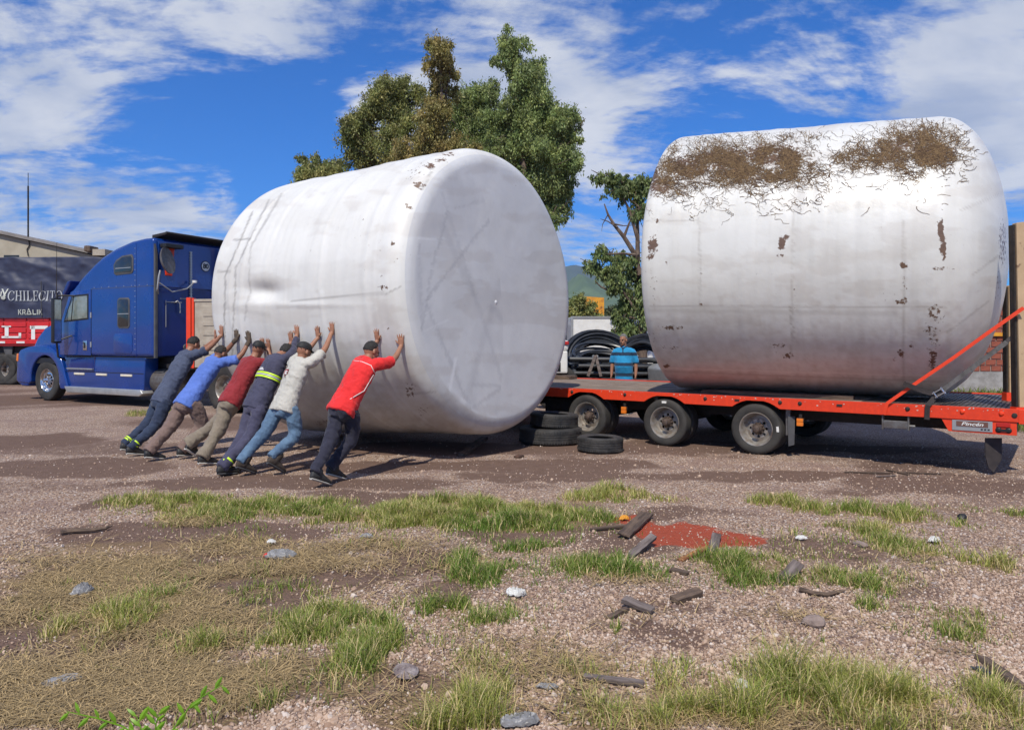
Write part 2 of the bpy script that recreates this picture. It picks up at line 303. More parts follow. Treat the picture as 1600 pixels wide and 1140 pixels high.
gm = bpy.data.materials.new('ground'); gm.use_nodes = True; nt = gm.node_tree; N = nt.nodes; L = nt.links; bs = N['Principled BSDF']; bs.inputs['Roughness'].default_value = .93; bs.inputs['Specular IOR Level'].default_value = .25
geo = nd('ShaderNodeNewGeometry'); at = nd('ShaderNodeAttribute'); at.attribute_name = 'mask'; sp = nd('ShaderNodeSeparateColor'); L.new(at.outputs['Color'], sp.inputs[0])
def vor(s, feat='F1'):
    q = nd('ShaderNodeTexVoronoi', feature=feat); q.inputs['Scale'].default_value = s; L.new(geo.outputs['Position'], q.inputs['Vector']); return q
def noi(s, d=6, r=.6):
    q = nd('ShaderNodeTexNoise'); q.inputs['Scale'].default_value = s; q.inputs['Detail'].default_value = d; q.inputs['Roughness'].default_value = r; L.new(geo.outputs['Position'], q.inputs['Vector']); return q.outputs[0]
def mixc(f, a, b):
    q = nd('ShaderNodeMix', data_type='RGBA')
    for i, v in ((0, f), (6, a), (7, b)):
        if isinstance(v, bpy.types.NodeSocket): L.new(v, q.inputs[i])
        elif i == 0: q.inputs[0].default_value = v
        else: q.inputs[i].default_value = (*v, 1)
    return q.outputs[2]
v1 = vor(55); sc = nd('ShaderNodeSeparateColor'); L.new(v1.outputs['Color'], sc.inputs[0])
grav = mixc(sc.outputs[0], (.22,.14,.095), (.53,.39,.29)); grav = mixc(mth('MULTIPLY', mapr(sc.outputs[1], .80, .9, 0, 1), .7), grav, (.66,.60,.57))
grav = mixc(mapr(v1.outputs['Distance'], .45, .8, 0, 1), grav, (.12,.08,.07)); grav = mixc(mapr(noi(1.3), .42, .68, 0, .55), grav, (.22,.145,.125))
soil = mixc(noi(7), (.10,.06,.043), (.20,.13,.10)); soil = mixc(mapr(noi(60, 3), .62, .7, 0, .6), soil, (.36,.28,.26))
straw = mixc(noi(30, 5), (.12,.075,.045), (.34,.24,.12)); red = mixc(noi(22, 5), (.26,.045,.022), (.40,.085,.045)); red = mixc(mapr(noi(70, 2), .66, .72, 0, .8), red, (.45,.36,.34))
edge = mth('MULTIPLY', mth('SUBTRACT', noi(9, 7, .7), .5), .9)
def em(c, lo=.35, hi=.6): return mapr(mth('ADD', c, edge), lo, hi, 0, 1)
col = mixc(em(sp.outputs[0], .3, .75), grav, soil); col = mixc(mth('MULTIPLY', em(sp.outputs[1], .25, .8), .75), col, straw); col = mixc(em(sp.outputs[2], .4, .7), col, red)
L.new(col, bs.inputs['Base Color'])
bp = nd('ShaderNodeBump'); bp.inputs['Strength'].default_value = .8; bp.inputs['Distance'].default_value = .02
L.new(mth('ADD', mth('MULTIPLY', v1.outputs['Distance'], -.7), noi(18, 8)), bp.inputs['Height']); L.new(bp.outputs[0], bs.inputs['Normal'])
tag(link('ground', bigmesh('ground', np.stack([x, y, z], 1), Q, gm, True, {'mask': cols})), kind='structure')

# loose gravel, real stones scattered as points and instanced
def points_object(name, P, protos, scales, rots, mats_=None):
    me = bpy.data.meshes.new(name); me.vertices.add(len(P)); me.vertices.foreach_set('co', np.asarray(P, np.float32).ravel())
    a = me.attributes.new('sc', 'FLOAT', 'POINT'); a.data.foreach_set('value', np.asarray(scales, np.float32))
    a = me.attributes.new('ro', 'FLOAT_VECTOR', 'POINT'); a.data.foreach_set('vector', np.asarray(rots, np.float32).ravel())
    o = bpy.data.objects.new(name, me); C.objects.link(o)
    g = bpy.data.node_groups.new(name, 'GeometryNodeTree'); g.interface.new_socket('Geometry', in_out='INPUT', socket_type='NodeSocketGeometry'); g.interface.new_socket('Geometry', in_out='OUTPUT', socket_type='NodeSocketGeometry')
    n = g.nodes; l = g.links; i = n.new('NodeGroupInput'); ou = n.new('NodeGroupOutput'); ip = n.new('GeometryNodeInstanceOnPoints'); l.new(i.outputs[0], ip.inputs['Points'])
    jn = n.new('GeometryNodeMeshIcoSphere'); jn.inputs['Radius'].default_value = 1; jn.inputs['Subdivisions'].default_value = 1
    sp_ = n.new('GeometryNodeSetPosition'); l.new(jn.outputs[0], sp_.inputs[0]); nz = n.new('ShaderNodeTexNoise'); nz.inputs['Scale'].default_value = 1.3; nz.noise_dimensions = '3D'
    vs = n.new('ShaderNodeVectorMath'); vs.operation = 'SUBTRACT'; l.new(nz.outputs['Color'], vs.inputs[0]); vs.inputs[1].default_value = (.5, .5, .5); vv = n.new('ShaderNodeVectorMath'); vv.operation = 'SCALE'; vv.inputs['Scale'].default_value = 1.5; l.new(vs.outputs[0], vv.inputs[0]); l.new(vv.outputs[0], sp_.inputs['Offset'])
    smt = n.new('GeometryNodeSetMaterial'); l.new(sp_.outputs[0], smt.inputs[0]); smt.inputs['Material'].default_value = mats_
    l.new(smt.outputs[0], ip.inputs['Instance'])
    for nm_, ty, s_ in (('sc', 'FLOAT', 'Scale'), ('ro', 'FLOAT_VECTOR', 'Rotation')):
        q = n.new('GeometryNodeInputNamedAttribute'); q.data_type = ty; q.inputs['Name'].default_value = nm_; l.new(q.outputs['Attribute'], ip.inputs[s_])
    l.new(ip.outputs[0], ou.inputs[0]); md = o.modifiers.new('scatter', 'NODES'); md.node_group = g
    return o
pm = bpy.data.materials.new('pebble'); pm.use_nodes = True; nt = pm.node_tree; N = nt.nodes; L = nt.links; bs = N['Principled BSDF']; bs.inputs['Roughness'].default_value = .85
oi = nd('ShaderNodeObjectInfo'); q1 = mixc(oi.outputs['Random'], (.25,.155,.105), (.55,.41,.31)); q2 = mth('FRACT', mth('MULTIPLY', oi.outputs['Random'], 37.7)); q1 = mixc(mth('MULTIPLY', mapr(q2, .88, .9, 0, 1), .8), q1, (.60,.52,.46)); q1 = mixc(mapr(q2, .12, .1, 0, .7), q1, (.14,.10,.095)); L.new(q1, bs.inputs['Base Color'])
n_ = 330000; u = rng.random(n_); Yp = 1/(1/2.5-(1/2.5-1/12.5)*np.sqrt(u)); Yp = 1/((1/12.5)+(1/2.5-1/12.5)*rng.random(n_)**.62); Xp = (rng.random(n_)*1.56-.78)*Yp
g_ = fld(GREEN, Xp, Yp); s_ = fld(STRAW, Xp, Yp); d_ = fld(DIRT, Xp, Yp); r_ = fld(RED, Xp, Yp)
pr = np.clip(1.05-.75*np.clip(d_, 0, 1)-.9*np.clip(r_, 0, 1)-.75*np.clip(s_, 0, 1)-.5*np.clip(g_, 0, 1), .05, 1)*np.clip(.35+1.5*(fbm(Xp*2.2, Yp*2.2, 4.4)-.25), .2, 1)
k = rng.random(n_) < pr; Xp = Xp[k]; Yp = Yp[k]; sc_ = (.0036+.0070*rng.random(len(Xp))**2.4+.012*(rng.random(len(Xp)) > .992))*np.clip(.8+Yp*.03, 1, 1.25)
tag(points_object('gravel', np.stack([Xp, Yp, gh(Xp, Yp)-.002], 1), None, sc_, rng.random((len(Xp), 3))*6.28, pm), 'loose pinkish grey gravel scattered over the yard', 'gravel', kind='stuff')
# grass and straw
def blades(name, P, h, w, lean, cols, segs=3, flat=1.0, m='grassb'):
    n = len(P); th = rng.random(n)*2*PI; ux = np.cos(th); uy = np.sin(th); la = th+PI/2+(rng.random(n)-.5)*1.0
    lx = np.cos(la)*lean*h; ly = np.sin(la)*lean*h; V = np.zeros((n, 2*segs+1, 3))
    for s in range(segs+1):
        t = s/segs; ww = w*(1-t**1.6)*.5; zz = h*t*np.sqrt(np.clip(1-(lean*t*.8)**2, .02, 1))*(flat if flat == 1.0 else flat*(1.6-t)); ox = lx*(t*t if flat == 1.0 else t); oy = ly*(t*t if flat == 1.0 else t)
        if s < segs:
            V[:, 2*s] = np.stack([P[:, 0]+ox-ux*ww, P[:, 1]+oy-uy*ww, P[:, 2]+zz], 1); V[:, 2*s+1] = np.stack([P[:, 0]+ox+ux*ww, P[:, 1]+oy+uy*ww, P[:, 2]+zz], 1)
        else: V[:, 2*s] = np.stack([P[:, 0]+ox, P[:, 1]+oy, P[:, 2]+zz], 1)
    tr = []
    for s in range(segs-1): tr += [(2*s, 2*s+1, 2*s+3), (2*s, 2*s+3, 2*s+2)]
    tr.append((2*segs-2, 2*segs-1, 2*segs)); tr = np.array(tr)
    Q = (np.arange(n)[:, None, None]*(2*segs+1)+tr[None]).reshape(-1, 3)
    return link(name, bigmesh(name, V.reshape(-1, 3), Q, MATS[m], False, {'col': np.repeat(cols, 2*segs+1, 0)}))
def scatter(Ls, tot):
    ar = np.array([e[2]*e[3]*e[4]/max(e[1], 3)**1.3 for e in Ls]); ar /= ar.sum(); X = []; Y = []
    for e, a in zip(Ls, ar):
        m = int(tot*a); r = np.sqrt(rng.random(m))*1.25; t = rng.random(m)*2*PI; X.append(e[0]+e[2]*r*np.cos(t)); Y.append(e[1]+e[3]*r*np.sin(t))
    return np.concatenate(X), np.concatenate(Y)
X, Y = scatter(GREEN, 185000); k = (Y > 2.3); X = X[k]; Y = Y[k]
f = fld(GREEN, X, Y); tuft = fbm(X*5, Y*5, 2.2, 3); k = rng.random(len(X)) < np.clip(f*1.1, 0, 1)*np.clip((tuft-.40)*6, 0.10, 1); X = X[k]; Y = Y[k]; f = f[k]; tuft = tuft[k]
hh = (.030+.078*rng.random(len(X)))*(.55+.65*np.clip(f, 0, 1.5))*(.45+1.2*np.clip(tuft-.35, 0, .5)*2)*np.where(Y < 3.7, 1.35, 1); hh *= np.where((X > .9) & (Y < 3.9), 1.25+.6*(rng.random(len(X)) < .06), 1)
hue = np.clip(rng.random(len(X))*.55+(fbm(X*.8, Y*.8, 7.7)-.5)*1.6+.10+np.clip(np.abs(X)-1.2, 0, 2)*.08+np.where((X > .5) & (Y < 3.9), .35, 0), 0, 1)[:, None]
cg = np.array([.15,.26,.03])*(1-hue)+np.array([.48,.46,.12])*hue; dry = (rng.random(len(X)) < .16+.16*hue[:, 0])[:, None]; cg = np.where(dry, np.array([.80,.64,.34]), cg)*(.75+.5*rng.random((len(X), 1)))
tag(blades('grass', np.stack([X, Y, gh(X, Y)-.01], 1), hh, np.clip(.0030+.0007*Y, .004, .011), .35+.6*rng.random(len(X)), cg), 'patchy green grass tufts growing through the gravel', 'grass', kind='stuff')
X, Y = scatter(STRAW, 84000); k = Y > 2.3; X = X[k]; Y = Y[k]; f = fld(STRAW, X, Y); k = rng.random(len(X)) < np.clip(f, 0, 1)*np.clip((fbm(X*2.2, Y*2.2, 5.2, 3)-.38)*5, .05, 1); X = X[k]; Y = Y[k]
cs = np.array([.46,.33,.16])*(.4+.85*rng.random((len(X), 1))); hh = .07+.15*rng.random(len(X))
tag(blades('dry_straw', np.stack([X, Y, gh(X, Y)+.003], 1), hh, np.clip(.0025+.0006*Y, .003, .008), .93+.3*rng.random(len(X)), cs, flat=.30, m='straw', segs=2), 'matted dry yellow straw lying on the soil', 'straw', kind='stuff')
X = 7+rng.random(9000)*7+2; Y = 13+rng.random(9000)*9; cg = np.array([.17,.21,.04])*(.7+.6*rng.random((9000, 1)))
tag(blades('grass_verge', np.stack([X, Y, X*0], 1), .12+.25*rng.random(9000), .03+0*X, .5+.4*rng.random(9000), cg), 'bright grass verge behind the trailer tail before the brick wall', 'grass', kind='stuff')
# ------------------------------------------------------------------ the two fibreglass tanks
def tank_mat(name, c1, c2, bscale, gloss):
    m = mat(name, c1, c2, rough=gloss, scale=1.6, bump=.12, bscale=bscale, attr='stain_bounce', coat=.10, dirt=True); return m
tank_mat('fibreglass', (.72,.715,.685), (.67,.665,.635), 14, .52); tank_mat('fibreglass_face_shaded', (.64,.645,.65), (.58,.585,.595), 9, .6); tank_mat('fibreglass_glossy', (.71,.705,.67), (.65,.645,.61), 20, .40)  # end face copy is greyer and bluer, its shade mixed into the colour
def topx(P): return 800+F*P[:, 0]/P[:, 1], HOR-F*(P[:, 2]-EYE)/P[:, 1]
def segd(px, py, a, b):
    ax, ay = a; bx, by = b; dx = bx-ax; dy = by-ay; t = np.clip(((px-ax)*dx+(py-ay)*dy)/(dx*dx+dy*dy), 0, 1); return np.hypot(px-ax-t*dx, py-ay-t*dy)
def make_tank(c, yaw, pitch, R0, R1, Ln, k0, k1, d1, which):
    a = np.array([math.cos(yaw)*math.cos(pitch), math.sin(yaw)*math.cos(pitch), math.sin(pitch)]); u = np.array([-math.sin(yaw), math.cos(yaw), 0]); v = np.cross(a, u); c = np.array(c)
    rings = []
    for r in np.linspace(0, R0-k0, 50)[:-1]: rings.append((0, r))
    for f in np.linspace(0, PI/2, 14): rings.append((k0*(1-math.sin(f)), R0-k0*(1-math.cos(f))))
    body0 = len(rings)
    rings = rings[:49]+rings[49:][::-1] if False else rings
    kn = [(k0*(1-math.sin(f)), R0-k0*(1-math.cos(f))) for f in np.linspace(PI/2, 0, 14)]
    rings = rings[:49]+kn
    s0 = k0; s1 = Ln-d1; m = int((s1-s0)/.028)
    for i in range(1, m): t = i/m; rings.append((s0+(s1-s0)*t, R0+(R1-R0)*t))
    for f in np.linspace(0, PI/2, 44): rings.append((s1+d1*math.sin(f), R1-k1*(1-math.cos(f))))
    if R1-k1 > .03:
        for r in np.linspace(R1-k1, 0.01, 12)[1:]: rings.append((Ln, r))
    rings = np.array(rings); n = 512; th = np.arange(n)/n*2*PI
    s = np.repeat(rings[:, 0], n); r = np.repeat(rings[:, 1], n); t = np.tile(th, len(rings))
    ct = np.cos(t); st = np.sin(t)
    wall = np.clip(r/ R0, 0, 1)
    # hand-laid laminate: shallow undulation, flat spots, hoop and lengthwise creases
    hoop = (fbm(s*3.2, ct*1.0+3, st*1.0+3, 3)-.5)*.030+(fbm(s*9, ct*2.2+8, st*2.2+8, 3)-.5)*.010+(fbm(s*.8, ct*1.6+1, st*1.6+5, 2)-.5)*.035
    if which == 1:
        for sr, amp, w_ in ((.62, .006, .03), (1.45, .009, .035), (2.6, .007, .05), (3.15, .012, .04), (3.4, .008, .03)):
            wob = (fbm(t*2, sr*5.0, 1.0, 2)-.5)*.12; hoop = hoop+amp*np.exp(-((s-sr-wob)/w_)**2)
    else:
        for sr, amp, w_ in ((.5, .006, .05), (2.2, .005, .06), (3.3, .004, .05)): hoop = hoop+amp*np.exp(-((s-sr)/w_)**2)
        hoop = hoop+np.clip(s-Ln+1.3, 0, 1)*(fbm(s*1.2+t*3, ct*5+s*2, st*5, 3)-.5)*.035
    face = (rings[:, 1] < R0-k0*.9) & (np.arange(len(rings)) < 50); face = np.repeat(face, n)
    bulge = np.where(face, (fbm(r*ct*1.4+5, r*st*1.4+5, 2, 3)-.5)*.012, 0)
    rr = np.where(face, r, r+hoop*np.clip(r/R0*3-1.6, 0, 1)); ss = s-bulge
    P = c+np.outer(ss, a)+(rr*ct)[:, None]*u+(rr*st)[:, None]*v
    px, py = topx(P); nrm = (ct[:, None]*u+st[:, None]*v); front = ((c-np.array([0, 0, EYE])+np.outer(s, a)+r[:, None]*nrm)*nrm).sum(1) < 0
    if which == 1:                                                    # the old dent low on the side
        e = np.exp(-((px-408)/26)**2-((py-455)/14)**2)*front*(~face); P = P-nrm*(e*.10)[:, None]
        e = np.exp(-((px-470)/80)**2-((py-476)/4)**2)*front*(~face); P = P+nrm*(e*.012)[:, None]
    # stains, each with its own place and outline, plus dirt and bounce tint low down
    nz = fbm(px*.11, py*.11, 3, 5); nf = fbm(px*.35, py*.35, 6, 4); col = np.ones((len(P), 3)); dirt = np.zeros(len(P))
    def stain_bounce(mask, colr):
        nonlocal col; mk = np.clip(mask, 0, 1)[:, None]; col = col*(1-mk)+np.array(colr)*mk
    BR = (.13, .07, .045); GR = (.55, .54, .53)
    hoopn = fbm(s*.9+2, ct*7+9, st*7+9, 4); vert = np.where(face, .4, fbm(s*16, ct*1.2+4, st*1.2+4, 3)); hoopn = np.where(face, fbm(r*ct*1.1+4, r*st*1.1+7, 2, 4), hoopn)
    stain_bounce(np.clip((vert-.54)*2.2, 0, .10), (.66, .64, .60)); stain_bounce(np.clip((hoopn-.52)*1.6, 0, .12), (.68, .65, .60))
    zr = (P[:, 2]-P[:, 2].min())/(2*R0)
    stain_bounce(np.clip(.40-zr*1.25+(nz-.5)*.6, 0, .55)*(.55+.9*(nf-.3))*(~face), (.50, .38, .29) if which == 1 else (.44, .31, .23))  # browner towards the bottom: dirt, with warm ground bounce painted into the colour
    stain_bounce(np.clip((fbm(px*.02, py*.05, 9, 4)-.56)*3, 0, .22), (.62, .54, .48))
    fr = front.astype(float)
    if which == 1:
        side = fr*(~face)
        for X_, Y_, rx, ry, am in ((655,289,9,7,.9),(672,260,8,5,1),(690,250,12,4,.6),(638,322,6,7,.8),(700,241,14,4,.6),(655,270,20,18,.35),(637,330,3,3,.8),(614,379,4,4,.9),(600,449,9,4,.9),(596,430,2,2,1),(620,405,2,2,.9),(606,514,2,2,1),(545,655,25,6,.4),(660,642,12,12,.4),(640,610,10,14,.5),(510,660,20,6,.5),(570,380,30,60,.10)):
            dirt = np.maximum(dirt, side*am*.9*np.clip(1.5-np.sqrt(((px-X_)/rx)**2+((py-Y_)/ry)**2), 0, 1))
        for a_, b_, w_, am in (((660,296),(676,262),1.0,.7),((395,330),(352,430),.8,.7),((352,430),(350,560),.8,.7),((420,312),(368,420),.8,.6),((368,420),(362,570),.8,.6),((440,303),(392,385),1.0,.5),((392,385),(383,500),.8,.4),((366,375),(390,373),.9,.7),((455,470),(598,458),1.1,.5),((340,424),(360,424),1,.6),((350,480),(420,492),2.2,.18),((636,616),(680,612),1.0,.4),((625,448),(600,461),.8,.5)):
            stain_bounce(side*am*np.clip(1.4-segd(px+(nf-.5)*4, py, a_, b_)/(w_*1.55), 0, 1), (.36,.34,.33))
        fs = fr*face
        for a_, b_, w_, am in (((700,330),(675,420),1.2,.45),((675,420),(655,540),1.2,.35),((757,255),(838,300),1.3,.6),((664,470),(775,330),1.4,.4),((775,330),(866,430),1.4,.4),((664,470),(735,640),1.4,.35),((735,640),(850,560),1.4,.35),((690,300),(800,640),1.6,.25),((712,325),(780,305),1.3,.4),((780,305),(860,335),1.2,.35),((690,350),(740,460),3,.25),((823,330),(770,480),4,.25),((770,480),(840,560),3,.25),((770,480),(730,620),3,.22),((800,520),(870,470),3,.2),((740,600),(850,610),1.5,.3),((655,380),(660,560),1.1,.3),((870,400),(876,520),1.4,.3)):
            stain_bounce(fs*am*np.clip(1.5-segd(px+(nf-.5)*8, py+(nz-.5)*6, a_, b_)/(w_*1.55), 0, 1), (.55,.55,.58))
        for a_, b_, w_, am in (((700,625),(712,560),1.6,.8),((800,320),(820,290),1.2,.7),((640,371),(680,374),1.2,.6),((790,640),(860,560),1.2,.5),((850,590),(872,520),1.4,.6),((700,600),(760,660),1.4,.5),((672,300),(650,370),1.2,.5),((716,655),(790,650),1.4,.5),((655,520),(700,500),1,.5)):
            stain_bounce(fs*am*np.clip(1.4-segd(px+(nf-.5)*3, py, a_, b_)/(w_*1.55), 0, 1), (1.22,1.22,1.22))
        stain_bounce(fs*np.clip((fbm(px*.03+py*.02, py*.015-px*.02, 5, 5)-.5)*2.2, 0, .30), (.80,.80,.82))
    else:
        for X_, Y_, rx, ry, am in ((1020,382,8,16,1),(1026,345,3,5,.8),(1016,402,6,6,.8),(1040,408,4,4,.6),(1222,380,6,10,1.1),(1228,370,5,4,.9),(1218,398,6,4,.7),(1470,362,4,16,1.3),(1474,388,4,18,1.3),(1469,345,6,6,.6),(1412,415,7,5,.9),(1414,440,4,18,.5),(1412,470,6,5,.9),(1406,472,10,4,.7),(1390,448,2,3,.6),(1460,490,14,22,.5),(1457,520,14,30,.45),(1458,562,7,18,.8),(1468,420,26,3,.7),(1232,556,8,5,.9),(1215,540,16,5,.45),(1408,552,5,6,.9),(1396,560,6,4,.6),(1425,540,8,4,.5),(1046,512,10,4,.8),(1060,512,10,3,.6),(1042,572,5,3,1),(1052,545,16,5,.4),(1096,475,5,3,.5),(1095,430,3,30,.25),(1382,470,3,30,.3),(1016,262,14,36,1.0),(1030,290,26,16,.8),(1075,262,40,20,.8),(1135,248,50,20,.85),(1205,242,60,18,.85),(1190,272,60,16,.6),(1300,255,60,12,.35),(1380,240,50,14,.5),(1405,228,24,18,.8),(1455,238,36,18,.9),(1440,225,30,14,.7),(1022,440,5,40,.3),(1030,520,20,30,.22),(1240,480,3,60,.25),(1567,380,7,40,.6),(1560,450,5,30,.35),(1440,600,60,10,.2)):
            dirt = np.maximum(dirt, fr*am*np.clip(1.5-np.sqrt(((px-X_)/rx)**2+((py-Y_)/ry)**2), 0, 1))
        for a_, b_, w_, am in (((1015,478),(1480,480),1.0,.35),((1015,484),(1400,490),2.5,.22),((1040,580),(1470,596),1.0,.3),((1240,330),(1236,560),.9,.3),((1412,345),(1412,600),1.6,.3),((1092,340),(1094,480),1.0,.3),((1010,345),(1090,344),.9,.3),((1520,430),(1560,400),1,.4),((1500,330),(1568,300),.9,.3),((1480,520),(1545,470),1,.35),((1235,480),(1240,530),.9,.6)):
            stain_bounce(fr*am*np.clip(1.4-segd(px+(nf-.5)*5, py+(nz-.5)*3, a_, b_)/(w_*1.55), 0, 1), (.40,.35,.31))
        stain_bounce(fr*.5*np.clip(1.4-segd(px, py+(nz-.5)*3, (1030,575), (1480,588))/1.0, 0, 1), (1.1,1.08,1.05))
    idx = np.arange(len(rings)*n).reshape(len(rings), n); Q = np.stack([idx[:-1], np.roll(idx, -1, 1)[:-1], np.roll(idx, -1, 1)[1:], idx[1:]], -1).reshape(-1, 4)
    if which == 1: Q = Q[:, ::-1]
    return P, Q, np.concatenate([col, dirt[:, None]], 1), n, a, u, v, c
P, Q, colr, n_, ax1, u1, v1_, c1_ = make_tank((-.157, 10.628, 2.345), 2.525, -.036, 2.055, 2.137, 4.103, .25, .617, .341, 1)
t1 = thing('fibreglass_tank', 'huge white fibreglass tank being pushed by six men, flat end in view', 'tank', (0, 0, 0), group=None)
kf = 49*n_; cut = len(Q)
fq = (Q.max(1) < 55*n_); 
def sub(P, Q, colr, sel):
    q = Q[sel]; ids, inv = np.unique(q, return_inverse=True); return P[ids], inv.reshape(q.shape), colr[ids]
p_, q_, c_ = sub(P, Q, colr, ~fq); tb = link('tank_wall', bigmesh('tank_wall', p_, q_, MATS['fibreglass'], True, {'stain_bounce': c_[:, :3], 'dirt': c_[:, 3:]}), t1)
p_, q_, c_ = sub(P, Q, colr, fq); link('end_face', bigmesh('end_face', p_, q_, MATS['fibreglass_face_shaded'], True, {'stain_bounce': c_[:, :3], 'dirt': c_[:, 3:]}), t1)
step = 8; V1 = P.reshape(-1, n_, 3)[::2, ::step]; 
def bvh_of(P, n, st=8):
    G = P.reshape(-1, n, 3)[:, ::st]; a, b = G.shape[:2]; idx = np.arange(a*b).reshape(a, b); q = np.stack([idx[:-1], np.roll(idx, -1, 1)[:-1], np.roll(idx, -1, 1)[1:], idx[1:]], -1).reshape(-1, 4)
    return BVHTree.FromPolygons([Vector(p) for p in G.reshape(-1, 3)], [tuple(int(i) for i in f) for f in q])
bvh1 = bvh_of(P, n_)
mb = MB(); Mf = Matrix(((u1[0], v1_[0], ax1[0], 0), (u1[1], v1_[1], ax1[1], 0), (u1[2], v1_[2], ax1[2], 0), (0, 0, 0, 1)))
cf = wp(775, 472, 10.6); hit = bvh1.ray_cast(Vector((0, 0, EYE)), (cf-Vector((0, 0, EYE))).normalized())[0]
mb.lathe([(0, .010), (.010, .009), (.018, .005), (.03, .001), (.04, -.02)], 20, T(*hit) @ Mf @ RX(PI)); mb.build('centre_boss', MATS['white_paint'], t1, True)
sc2 = .95
P, Q, colr, n_, ax2, u2, v2_, c2_ = make_tank((2.979*sc2, 13.024*sc2, EYE+(2.942-EYE)*sc2+.02), -.52, -.028, 2.166*sc2, 2.066*sc2, 4.799*sc2, .16, 1.94, .947*sc2, 2)
t2 = link('fibreglass_tank', bigmesh('fibreglass_tank', P, Q, MATS['fibreglass_glossy'], True, {'stain_bounce': colr[:, :3], 'dirt': colr[:, 3:]}))
tag(t2, 'dirty white fibreglass tank with domed end loaded on the orange trailer', 'tank'); bvh2 = bvh_of(P, n_)
# dry roots clinging to the second tank
spots = [(1038,262,18,30,260),(1070,250,30,26,460),(1110,250,36,22,520),(1150,245,36,22,560),(1200,240,40,20,620),(1235,245,26,18,330),(1225,268,36,18,480),(1175,268,50,18,420),(1120,280,46,14,260),(1060,290,28,14,150),(1290,258,30,16,170),(1330,246,34,14,220),(1370,238,30,16,220),(1405,232,24,22,380),(1440,225,36,20,520),(1470,232,24,18,420),(1455,255,34,14,240),(1400,262,40,14,120),(1240,300,60,22,70),(1130,315,70,20,60),(1440,290,40,16,20),(1215,325,30,8,30),(1500,282,14,4,3),(1360,282,14,12,5),(1250,215,30,6,50),(1440,203,44,7,60)]
V = []; Fc = []; Cl = []; eye = Vector((0, 0, EYE))
for X_, Y_, rx, ry, cnt in spots:
    for i in range(int(cnt*2.0)):
        x0 = X_+rnd.gauss(0, rx*.82); y0 = Y_+rnd.gauss(0, ry*.8);
        if float(fbm(x0*.075, y0*.11, 4.0, 3))+rnd.uniform(-.05, .05) < .47: continue
        ang = rnd.gauss(0.1, 1.0)+(PI if rnd.random() < .5 else 0); pts = []; ln = rnd.uniform(1.2, 5.0)
        for k in range(7):
            h = bvh2.ray_cast(eye, (wp(x0, y0, 10)-eye).normalized())
            if h[0] is None or h[3] > 16: break
            nn = h[1] if h[1].dot(eye-h[0]) > 0 else -h[1]; pts.append((h[0]+nn*rnd.uniform(.001, .011), nn)); x0 += math.cos(ang)*ln; y0 += math.sin(ang)*ln*.7; ang += rnd.gauss(0, .75)
        if len(pts) < 4: continue
        b = len(V); w = rnd.uniform(.0018, .0042); cc_ = rnd.choice(((.11,.06,.028), (.17,.10,.045), (.25,.16,.07), (.07,.04,.022), (.20,.125,.06)))
        for k, (p, nn) in enumerate(pts):
            d = (pts[min(k+1, len(pts)-1)][0]-pts[max(k-1, 0)][0]).normalized(); sd = d.cross(nn).normalized()*w*(1-.6*k/len(pts)); V += [p+sd, p-sd]; Cl += [cc_, cc_]
        Fc += [(b+2*k, b+2*k+1, b+2*k+3, b+2*k+2) for k in range(len(pts)-1)]
tag(link('dry_roots', bigmesh('dry_roots', np.array([tuple(v) for v in V]), np.array(Fc), MATS['roots'], False, {'col': np.array(Cl)})), 'brown matted dry roots stuck across the top of the loaded tank', 'roots', kind='stuff')

# ------------------------------------------------------------------ orange flatbed trailer
YW = -R(37); TR0 = Vector((3.487, 10.6, 0))
tr = thing('flatbed_trailer', 'long orange flatbed trailer with wooden deck and three axles carrying the dirty tank', 'trailer', TR0, YW)
MT = T(*TR0) @ RZ(YW)           # local x along the deck to the tail, y across (away from us), z up
def tl(p): return MT.inverted() @ p
DZ = .825; WD = 2.95; XL = -11.2; XR = 3.12; AX = (-2.83, -1.42, 0.0); WR = .365
rail = [(XL, DZ), (XR, DZ), (XR, DZ-.150), (1.05, DZ-.155)]
lowz = DZ-.155
pts = [(XR, DZ), (XR, DZ-.155)]
for axx in AX[::-1]:
    for a in np.linspace(R(28), R(152), 14):
        X_ = axx+.50*math.cos(a); Z_ = WR-.0+.44*math.sin(a)-.02
        if Z_ > lowz: pts.append((X_, min(Z_, DZ-.055)))
        else: pts.append((X_, lowz))
pts += [(XL, lowz), (XL, DZ)]
mb = MB(); mb.prism(pts, 0, .035); mb.box((XL, .035, DZ-.03), (XR, .12, DZ-.012)); rl = mb.build('side_rail', MATS['orange_chip'], tr, bevel=.004)
chips = MB()
for i in range(90):
    X_ = rnd.uniform(-3.4, 3.0); Z_ = DZ-.002-abs(rnd.gauss(0, .03)); s_ = rnd.uniform(.003, .011); k = rnd.randint(5, 7); a0 = rnd.random()*6
    near_arch = any(abs(X_-a) < .5 for a in AX)
    if near_arch and Z_ < DZ-.05: continue
    poly = [(X_+s_*rnd.uniform(.5, 1.6)*math.cos(a0+2*PI*j/k), Z_+s_*rnd.uniform(.4, 1.2)*math.sin(a0+2*PI*j/k)) for j in range(k)]
    if max(p[1] for p in poly) > DZ-.001: continue
    chips.prism(poly, -.0015, .001)
chips.build('paint_chips', MATS['chip'], rl)['kind'] = 'stuff'
mb = MB(); mb.prism([(XL, DZ), (XR, DZ), (XR, lowz), (XL, lowz)], WD-.035, WD); mb.build('side_rail', MATS['orange'], tr, bevel=.004)
mb = MB(); mb.box((XR, 0, lowz-.02), (XR+.06, WD, DZ-.002)); mb.build('tail_beam', MATS['orange'], tr, bevel=.006)
